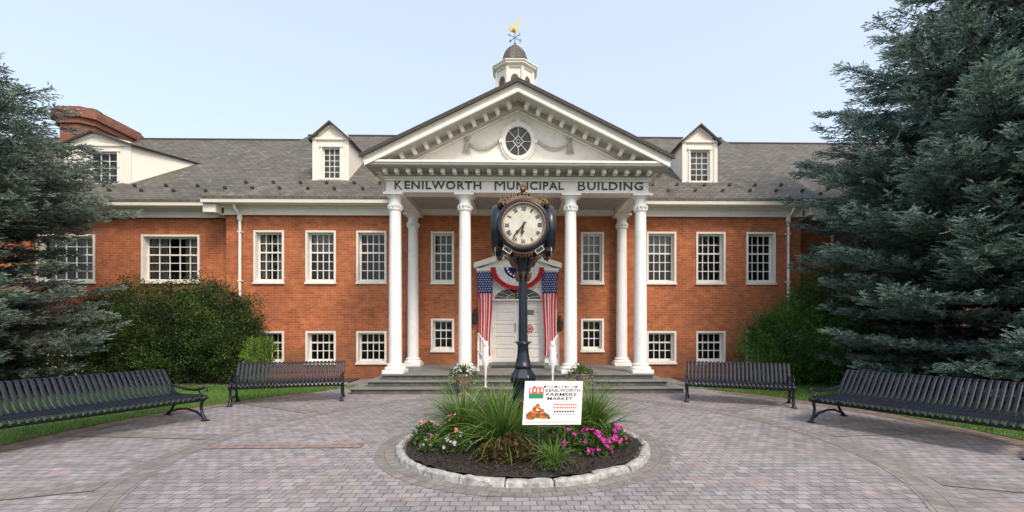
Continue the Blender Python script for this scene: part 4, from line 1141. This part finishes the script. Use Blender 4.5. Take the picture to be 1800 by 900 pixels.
for k in range(ns):
    da = 2*math.pi/ns; a0 = a+k*da+.004+random.uniform(0,.010); a1 = a+(k+1)*da-.004
    am = math.degrees((a0+a1)/2) % 360
    r0, r1 = 1.60+random.uniform(-.015,.015), 1.705+random.uniform(-.015,.015); hz = .070+random.uniform(-.012,.012); yaw = 0; tilt = 0
    if 292 < am < 308: r0 -= .05; r1 -= .04; tilt = .03
    if 308 <= am < 322: a1 -= .03; r0 -= .01; tilt = -.02
    m = MB(); nn = 6; vs = []
    for i in range(nn+1):
        aa = a0+(a1-a0)*i/nn; ch_ = .012 if i in (0,nn) else 0; t_ = tilt*(i/nn-.5)*2
        j = lambda s=.008: random.uniform(-s,s)
        for r, z in ((r0+j(),-.03),(r0+j()+ch_,hz-.02+j()),(r0+.03+j(),hz+j()-ch_),(r1-.03+j(),hz+j(.006)-ch_),(r1+j(.012)-ch_,hz-.025+j()),(r1+.012+j(),-.03)):
            r = r+t_; vs.append((CX+r*math.cos(aa), CY+r*math.sin(aa), z))
    fs = []
    for i in range(nn):
        for q in range(6): b = i*6; fs.append((b+q, b+(q+1)%6, b+6+(q+1)%6, b+6+q))
    fs += [tuple(range(6))[::-1], tuple(range(nn*6, nn*6+6))]
    m.add(vs, fs); ks = m.build('kerb_stone', M['granite'], BED, BED.location)
# grasses
def fountain_grass(x, y, n, L, spread, label, seed, w=.013, zb=.12, mat='grassleaf', lean=(0,0), group='fountain grass clumps in the flower bed'):
    g = np.random.default_rng(seed)
    root = empty('ornamental_grass', (x,y,zb), label, 'ornamental grass', group)
    k = 7; az = g.uniform(0,6.28,n); r0 = g.uniform(0,.07,n); ln = L*g.uniform(.55,1.1,n)
    inc = g.uniform(.06,1.0,n)*spread; curl = g.uniform(.35,1.5,n)
    d = np.column_stack([np.cos(az), np.sin(az)])
    cur = np.column_stack([d*r0[:,None], np.zeros(n)]); pts = [cur]
    th = inc.copy()
    for i in range(k):
        st = ln/k; nx = cur.copy()
        nx[:,:2] += d*(np.sin(th)*st)[:,None]+np.array(lean)[None]*(st*.6)[:,None]; nx[:,2] += np.cos(th)*st
        th = np.minimum(th+curl/k*(.6+.8*i/k)*1.35, 2.6); cur = nx; pts.append(cur)
    side = np.column_stack([-d[:,1], d[:,0], np.zeros(n)]); tw = g.normal(size=(n,3))*.35; side = unit(side+tw)
    V = []; T = []
    base_t = np.clip(g.normal(.45,.2,n),0,1)
    for i in range(k):
        w0 = w*(1-(i/k)**2*.9); w1 = w*(1-((i+1)/k)**2*.9)+.0008
        V.append(np.stack([pts[i]-side*w0/2, pts[i]+side*w0/2, pts[i+1]+side*w1/2, pts[i+1]-side*w1/2], axis=1)); T.append(base_t+.25*(i/k)-.1)
    V = np.concatenate(V).reshape(-1,3); V[:,2] = np.maximum(V[:,2], -zb+.07)
    np_mesh('leaf_blades', V, 4, M[mat], np.concatenate(T), root, root.location, local=True); return root
fountain_grass(-.72, 6.25, 560, .92, .90, 'tall fountain grass clump on the left of the bed, above salmon flowers', 1)
fountain_grass(-.18, 5.75, 640, .95, 1.10, 'large arching grass clump directly in front of the clock post', 2)
fountain_grass(1.05, 6.40, 560, .92, .95, 'grass clump on the right of the bed behind the market sign', 3)
fountain_grass(.42, 5.08, 170, .36, 1.1, 'low grass tuft in front of the market sign board', 4, .009)
fountain_grass(-.28, 6.75, 420, .80, .7, 'grass clump standing behind the clock post', 5)
fountain_grass(.62, 6.2, 420, .66, 1.0, 'grass clump between the clock post and the rightmost clump', 6)
def flowers(name, x, y, r, nl, nfw, leafmat, petmat, label, seed, h=.22, pr=.022, leaf=(.05,.03), cat='flowering plant', zb=.11, group=None, flat=1.0):
    g = np.random.default_rng(seed); root = empty(name, (x,y,zb), label, cat, group)
    u = unit(g.normal(size=(nl,3))); u[:,2] = np.abs(u[:,2]); f = g.uniform(.3,1.0,nl)**.6
    Pn = u*np.array([r,r*.8*flat,h])*f[:,None]; D = u+g.normal(size=(nl,3))*.6
    np_mesh('leaves', leaves(Pn, D, g.uniform(.6,1.3,nl)*leaf[0], g.uniform(.7,1.2,nl)*leaf[1]), 4, M[leafmat], np.clip(g.normal(.5,.2,nl),0,1), root, root.location, local=True)
    if nfw:
        u = unit(g.normal(size=(nfw,3))+np.array([0,-.35,.5])); u[:,2] = np.abs(u[:,2])
        c = u*np.array([r,r*.8*flat,h])*g.uniform(.92,1.12,nfw)[:,None]+np.array([0,0,.03])
        c = np.repeat(c, 6, axis=0); uu = np.repeat(u, 6, axis=0); t = g.normal(size=uu.shape); t -= (t*uu).sum(1,keepdims=True)*uu; t = unit(t)
        D = t+uu*.35; sz = np.repeat(g.uniform(.7,1.3,nfw), 6)
        np_mesh('petals', leaves(c, D, pr*1.5*sz, pr*1.25*sz, up=uu*2), 4, M[petmat], np.clip(g.normal(.5,.25,len(c)),0,1), root, root.location, local=True)
    return root
flowers('geranium', -1.18, 6.05, .20, 700, 9, 'greenleaf', 'salmon', 'salmon pink geranium at the left rim of the bed', 21, .26, .026, group='salmon geraniums in the bed')
flowers('geranium', -.80, 5.95, .22, 700, 8, 'greenleaf', 'salmon', 'salmon pink geranium in front of the left grass clump', 22, .34, .024, group='salmon geraniums in the bed')
flowers('bedding_flower', -1.05, 5.72, .17, 420, 9, 'greenleaf', 'lilac', 'pale lilac bedding flowers beside the bare mulch on the left', 23, .15, .017, (.04,.02))
flowers('bedding_flower', -.72, 5.60, .20, 450, 14, 'greenleaf', 'lilac', 'white and lilac flowers in front of the salmon geraniums', 24, .17, .017, (.04,.02))
flowers('petunia', .62, 5.62, .24, 800, 12, 'greenleaf', 'magenta', 'magenta petunia closest to the market sign, with few blooms', 25, .26, .025, group='magenta petunias in the bed')
flowers('petunia', .92, 5.52, .24, 800, 34, 'greenleaf', 'magenta', 'middle magenta petunia, fullest in bloom, right of the market sign', 26, .24, .028, group='magenta petunias in the bed')
flowers('petunia', 1.20, 5.82, .22, 700, 22, 'greenleaf', 'magenta', 'magenta petunia nearest the right rim of the bed', 27, .27, .025, group='magenta petunias in the bed')
flowers('coleus', -.02, 5.25, .22, 900, 0, 'bronze', None, 'bronze brown leafy plant at the front centre of the bed', 28, .30, .02, (.06,.04), 'bedding plant')
flowers('coleus', -.28, 5.22, .16, 500, 0, 'bronze', None, 'small rust and green leafy plant left of the larger bronze one', 29, .20, .02, (.05,.03), 'bedding plant')
flowers('groundcover_plant', .35, 4.95, .14, 250, 0, 'greenleaf', None, 'tiny green seedling patch on the front mulch', 30, .06, .02, (.03,.015), 'bedding plant')

# ---- market sign
sc = P(972,708,5.12); SG = empty('market_sign', (sc.x,5.12,.08), 'white printed farmers market yard sign with vegetables picture on wire stake', 'sign')
hw, hh = .330, .240
T0 = 1.0
sx_ = .03
def sp(u, v, y=0):      # u,v in -1..1 on the board, slightly skewed and tilted
    return (sc.x+u*hw+v*.016, 5.12+y+v*.03+u*.02, sc.z+v*hh-u*.004)
def sboard(mb, u0, u1, v0, v1, y, m=0): mb.add([sp(u0,v0,y),sp(u1,v0,y),sp(u1,v1,y),sp(u0,v1,y)], [(0,1,2,3)], m)
m = MB(); a = [sp(-1,-1,0),sp(1,-1,0),sp(1,1,0),sp(-1,1,0)]; m.slab(a, (0,.006,0)); m.build('board', M['signboard'], SG, SG.location)
def stext(mb, t, uc, v, w, h, m=0, bold=.0):
    vs, fs = text_mesh(t, w*2*hw, h*2*hh, .001, bold)
    mb.add([sp(uc+x/hw, v+z/hh, -.002-abs(y)*.5) for x, y, z in vs], fs, m)
m = MB()
for t_, u_, v_, w_2 in (('KENILWORTH',.32,.50,.60),('FARMERS',.28,.31,.52),('MARKET',.24,.12,.44)):
    q_ = MB(); stext(q_, t_, u_, v_, w_2, .075, 0, .008); q_.build('printed_word', M['ink'], SG, SG.location)
for i in range(13):
    u = -.70+i*.12; sboard(m, u, u+random.uniform(.05,.1), .70, .70+random.uniform(.05,.09), -.002, 2 if i % 3 else 0)
for r in range(2):
    for i in range(11): u = .02+i*.075; sboard(m, u, u+.05, -.12-r*.14, -.04-r*.14, -.002, 1)
for i in range(8): u = .05+i*.09; sboard(m, u, u+.06, -.44, -.36, -.002, 0)
for i in range(9): u = .0+i*.09; sboard(m, u, u+.07, -.56, -.52, -.002, 2)
for i in range(26): u = -.9+i*.069; sboard(m, u, u+.045, -.90, -.855, -.002, 2)
m.build('small_print', [M['ink'],M['inkred'],M['inkgrey']], SG, SG.location)
m = MB(); sboard(m, -.84, -.34, .42, .70, -.002, 0); sboard(m, -.84, -.34, .20, .41, -.002, 1)
for i in range(4): sboard(m, -.80+i*.12, -.74+i*.12, .46+.04*(i%2), .66, -.003, 2)
m.build('printed_panel', [M['veg_red'],M['inkgreen'],M['signboard']], SG, SG.location)
m = MB()
for i in range(95):
    u = random.uniform(-.86,-.12); hgt = (1-abs((u+.5)/.42))*.62+.05; v = -.72+random.uniform(0,max(.04,hgt)); r_ = random.uniform(.025,.06)
    c = sp(u, v, -.0025-.00003*i); mt = random.choice((0,0,0,1,1,2,2))
    m.add([(c[0]+r_*hw*1.3*math.cos(2*math.pi*k/10), c[1], c[2]+r_*hh*1.3*math.sin(2*math.pi*k/10)) for k in range(10)], [tuple(range(10))], mt)
m.build('vegetable_picture', [M['veg_red'],M['veg_orange'],M['veg_green']], SG, SG.location)
m = MB()
for u in (-.45,.45):
    p = sp(u,-.6,.06); m.tube([(p[0],p[1],.05),(p[0],p[1],p[2]+.2)], .0035, 6)
for v in (-.85,-1.15): p = sp(-.45,v,.06); q = sp(.45,v,.06); m.tube([p,q], .0035, 6)
m.build('wire_stake', M['wire'], SG, SG.location)

# ================================================================== BENCHES
def bench(loc, axis_deg, length, ky, label, ribs=None):
    """local X along the length, -Y to the front"""
    root = empty('park_bench', (0,0,0), label, 'bench', 'slatted steel benches round the plaza'); o0 = (0,0,0)
    prof_s = [(-.27,.355),(-.315,.375),(-.33,.405),(-.315,.43),(-.27,.438),(-.18,.428),(-.06,.415),(.06,.408),(.13,.415)]
    prof_b = [(.132,.416),(.175,.440),(.215,.49),(.26,.58),(.315,.70),(.36,.79),(.39,.825),(.425,.82),(.435,.79)]
    pitch = .078; n = ribs or int(length/pitch)
    def ribmesh(prof):
        m = MB()
        for i in range(n):
            xc = -length/2+length*(i+.5)/n; w = .026; t = .007
            vs = []
            for k, (y, z) in enumerate(prof):
                a = prof[min(k+1,len(prof)-1)]; b = prof[max(k-1,0)]; ty, tz = (a[0]-b[0])*ky, a[1]-b[1]; l = math.hypot(ty,tz); ny, nz = -tz/l*t, ty/l*t
                for dx, s in ((-w,1),(-w*.5,1.9),(w*.5,1.9),(w,1),(w,-1),(-w,-1)): vs.append((xc+dx, y*ky+ny*s, z+nz*s))
            fs = []
            for k in range(len(prof)-1):
                for q in range(6): b_ = k*6; fs.append((b_+q, b_+(q+1)%6, b_+6+(q+1)%6, b_+6+q))
            fs += [tuple(range(6))[::-1], tuple(range(len(vs)-6,len(vs)))]
            m.add(vs, fs, 0, False)
        return m
    m = ribmesh(prof_s)
    for (y, z, r) in ((-.27,.35,.018),(.13,.398,.016),(-.06,.395,.014)): m.tube([(-length/2,y*ky,z),(length/2,y*ky,z)], r, 8)
    m.build('seat', M['benchpaint'], root, o0)
    m = ribmesh(prof_b); m.tube([(-length/2,.43*ky,.79),(length/2,.43*ky,.79)], .016, 8); m.tube([(-length/2,.285*ky,.60),(length/2,.285*ky,.60)], .012, 8)
    m.build('backrest', M['benchpaint'], root, o0)
    for s in (-1,1):
        x = s*(length/2-.04)
        m = MB()
        def yk(p): return [(x, a*ky, b) for a, b in p]
        m.tube(yk([(-.315,.0),(-.30,.03),(-.265,.12),(-.25,.22),(-.265,.32),(-.26,.37)]), [.036,.034,.026,.024,.028,.03], 8, flat=.8)
        m.tube(yk([(.30,.0),(.285,.03),(.235,.10),(.19,.20),(.165,.32),(.17,.40)]), [.036,.034,.026,.024,.028,.03], 8, flat=.8)
        m.tube(yk([(-.28,.06),(-.18,.135),(-.02,.165),(.12,.14),(.26,.06)]), [.02,.022,.02,.022,.02], 8)
        m.tube(yk([(.17,.38),(.235,.50),(.315,.68),(.375,.80)]), .022, 8); m.tube(yk([(-.26,.35),(-.1,.385),(.06,.38),(.17,.39)]), .022, 8)
        for yy in (-.315,.30): m.box(x-.05,x+.05,yy*ky-.05,yy*ky+.05,0,.014)
        m.build('leg', M['benchpaint'], root, o0)
        m = MB()
        m.tube(yk([(.245,.56),(.12,.535),(-.02,.515),(-.14,.515),(-.235,.54),(-.295,.575),(-.34,.565),(-.345,.525),(-.31,.515)]), [.018,.020,.022,.022,.022,.022,.018,.014,.01], 8)
        m.tube(yk([(-.27,.42),(-.235,.47),(-.20,.525)]), .016, 6); m.build('armrest', M['benchpaint'], root, o0)
    root.location = loc; root.rotation_euler = (0,0,R(axis_deg)); return root
bench((-4.92,9.98,0), 18, 2.2, 1.05, 'black slatted bench nearer the steps, in front of the round bush on the left')
bench((4.72,9.66,0), -23, 2.1, 1.05, 'black slatted bench nearer the steps, in front of the bright green shrub on the right')
# near benches: placed from the front corner of the seat
def near_bench(F_, axis, L, ky, side, label):
    ax = Vector(axis).normalized(); dep = Vector((-ax.y, ax.x)) if side > 0 else Vector((ax.y, -ax.x))
    # ax runs from the far end toward the camera; dep points away from the plaza
    c = Vector(F_)+ax*(L/2)+dep*(.33*ky)
    ang = math.degrees(math.atan2(dep.y, dep.x))-90
    return bench((c.x,c.y,0), ang, L, ky, label)
near_bench((-5.33,7.98), (-.46,-.89), 2.6, 1.95, -1, 'large black slatted bench on the left, nearest the camera, below the spruce')
near_bench((4.95,7.66), (.50,-.865), 2.6, 1.85, 1, 'large black slatted bench on the right, nearest the camera, below the tall spruce')

# ================================================================== URNS
def urn(px, label, plabel, seed, pet):
    c = P(px, 690, 10.72); x, y = c.x, 10.72
    root = empty('stone_urn', (x,y,0), label, 'planter', 'urns before the entrance steps')
    m = MB(); m.lathe([(.145,0),(.15,.03),(.13,.05),(.07,.08),(.055,.12),(.075,.15),(.13,.22),(.18,.34),(.21,.46),(.235,.50),(.235,.52),(.205,.52),(.19,.47)], (x,y), 28); m.build('bowl', M['urn'], root, (x,y,0))
    m = MB(); m.lathe([(.19,.46),(.19,.475)], (x,y), 20); m.build('soil_fill', M['soil'], root, (x,y,0))
    f = flowers('potted_plant', x, y, .34, 650, 26, 'greenleaf', pet, plabel, seed, .24, .022, (.06,.025), 'plant', .46)
    g = np.random.default_rng(seed+50); n = 90; az = g.uniform(0,6.28,n); ln = g.uniform(.2,.42,n)
    D = np.column_stack([np.cos(az)*.45, np.sin(az)*.45, np.ones(n)])
    np_mesh('spike_leaves', leaves(np.zeros((n,3)), D, ln, .018), 4, M['grassleaf'], g.uniform(.3,.9,n), f, f.location, local=True)
    n = 160; az = g.uniform(0,6.28,n); rr = g.uniform(.22,.34,n); Pn = np.column_stack([rr*np.cos(az), rr*np.sin(az), g.uniform(-.16,.06,n)])
    np_mesh('trailing_leaves', leaves(Pn, np.column_stack([np.cos(az), np.sin(az), -np.ones(n)]), .05, .035), 4, M['paleleaf'], g.uniform(.1,.7,n), f, f.location, local=True)
urn(815, 'brown clay urn on the paving left of the clock post', 'trailing plant with pale lilac flowers in the urn left of the clock', 71, 'lilac')
urn(1021, 'brown clay urn on the paving right of the clock post, behind the sign', 'trailing plant with purple flowers in the urn right of the clock', 72, 'purple')

# ================================================================== SHRUBS AND TREES
c = P(302,600,13.0)
blob_shrub('evergreen_shrub', (c.x,13.0,0), [(0,0,1.60,2.1,1.0,1.22),(-1.1,-.1,1.45,1.35,.95,1.25),(1.15,0,1.55,1.3,.95,1.2),(1.5,-.1,1.1,.95,.8,.9),(-.2,-.1,.9,2.2,.95,.75)], 3000, 48, M['hedge'], (.055,.028),
    'huge rounded dark green shrub against the wall on the left', seed=5, cr=.17)
c = P(457,620,12.3)
blob_shrub('round_bush', (c.x,12.3,0), [(0,0,.90,.36,.36,.38),(0,0,.40,.24,.24,.35)], 260, 40, M['boxleaf'], (.035,.022), 'small light green clipped ball bush beside the huge dark shrub', seed=6, cr=.08)
c = P(432,640,12.8)
fountain_grass(c.x, 12.85, 260, .55, 1.1, 'small pale yellow-green tufted plant at the foot of the clipped ball bush', 61, .012, .02, 'paleleaf', group=None)
blob_shrub('evergreen_shrub', (8.55,12.75,0), [(.55,.1,1.75,1.25,.95,1.35),(-.5,0,1.25,1.2,.9,1.0),(-1.15,-.1,.85,.95,.8,.8),(.6,-.3,.8,1.6,.9,.8),(1.9,.1,1.3,1.1,.9,1.3)], 3000, 46, M['yew'], (.055,.022),
    'large loose bright green shrub against the wall beside the tall spruce', seed=8, cr=.17, spiky=.35)
blob_shrub('low_shrub', (-11.5,11.6,0), [(0,0,.55,1.2,.6,.5),(-1.5,.1,.6,1.1,.6,.55)], 520, 36, M['hedge'], (.05,.025), 'low dark shrub in the shade under the left spruce', seed=9, cr=.15)
blob_shrub('low_shrub', (10.3,12.0,0), [(0,0,.8,1.4,.6,.85),(2.2,0,1.15,1.5,.6,1.2),(4.4,0,1.15,1.5,.6,1.2)], 900, 36, M['hedge'], (.05,.025), 'low dark shrub in the shade under the right spruce', seed=10, cr=.15)
flowers('flowering_shrub', P(95,615,11.0).x, 11.0, .55, 900, 60, 'greenleaf', 'lilac', 'small white flowering shrub under the left spruce', 91, .75, .02, (.05,.025), 'shrub', .3)
lt_ = P(-95,600,10.3)
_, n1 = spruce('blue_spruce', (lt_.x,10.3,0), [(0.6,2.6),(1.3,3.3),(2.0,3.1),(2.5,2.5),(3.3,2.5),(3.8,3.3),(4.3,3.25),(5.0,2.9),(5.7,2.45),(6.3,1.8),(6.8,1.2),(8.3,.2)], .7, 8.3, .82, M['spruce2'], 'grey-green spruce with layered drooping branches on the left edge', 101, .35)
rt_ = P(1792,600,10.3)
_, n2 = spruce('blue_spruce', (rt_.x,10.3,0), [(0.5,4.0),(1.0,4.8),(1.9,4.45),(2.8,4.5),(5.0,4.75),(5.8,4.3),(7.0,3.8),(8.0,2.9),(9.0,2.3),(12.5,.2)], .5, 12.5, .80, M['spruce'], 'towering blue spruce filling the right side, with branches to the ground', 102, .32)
print('sprigs', n1, n2)

# ================================================================== LIGHT
w = bpy.data.worlds.new('World'); scene.world = w; w.use_nodes = True
nt = w.node_tree; bg = nt.nodes['Background']; sky = nt.nodes.new('ShaderNodeTexSky'); sky.sky_type = 'NISHITA'; sky.sun_disc = False
EL, AZ = R(48), R(148)
sky.sun_elevation = EL; sky.sun_rotation = AZ; sky.air_density = 1.0; sky.dust_density = 4.0; sky.ozone_density = 1.0; sky.altitude = 60
veil = mixc(nt, .46, sky.outputs[0], (4.55, 5.0, 5.4))      # thin even high haze over the whole sky
nt.links.new(veil, bg.inputs[0]); bg.inputs[1].default_value = .15
sd = bpy.data.lights.new('sun', 'SUN'); sd.energy = 1.6; sd.angle = R(14); sd.color = (1,.86,.70)
so = bpy.data.objects.new('sun', sd); COL.objects.link(so)
s = Vector((math.cos(EL)*math.sin(AZ), math.cos(EL)*math.cos(AZ), math.sin(EL))); so.rotation_euler = s.to_track_quat('Z','Y').to_euler(); so.location = s*60

cam = bpy.data.cameras.new('camera'); co = bpy.data.objects.new('camera', cam); COL.objects.link(co)
co.location = (0,0,H); co.rotation_euler = (R(90),0,-TH)
cam.sensor_width = 36; cam.lens = 36*F/1800; cam.shift_x = -(PPX-900)/1800; cam.shift_y = (PPY-450)/1800; cam.clip_end = 2000
scene.camera = co
scene.view_settings.view_transform = 'Standard'; scene.view_settings.look = 'None'; scene.view_settings.exposure = .80; scene.view_settings.gamma = 1
scene.view_settings.use_curve_mapping = False
scene.cycles.use_denoising = True
scene.cycles.denoising_prefilter = 'ACCURATE'
scene.cycles.max_bounces = 8; scene.cycles.transparent_max_bounces = 12
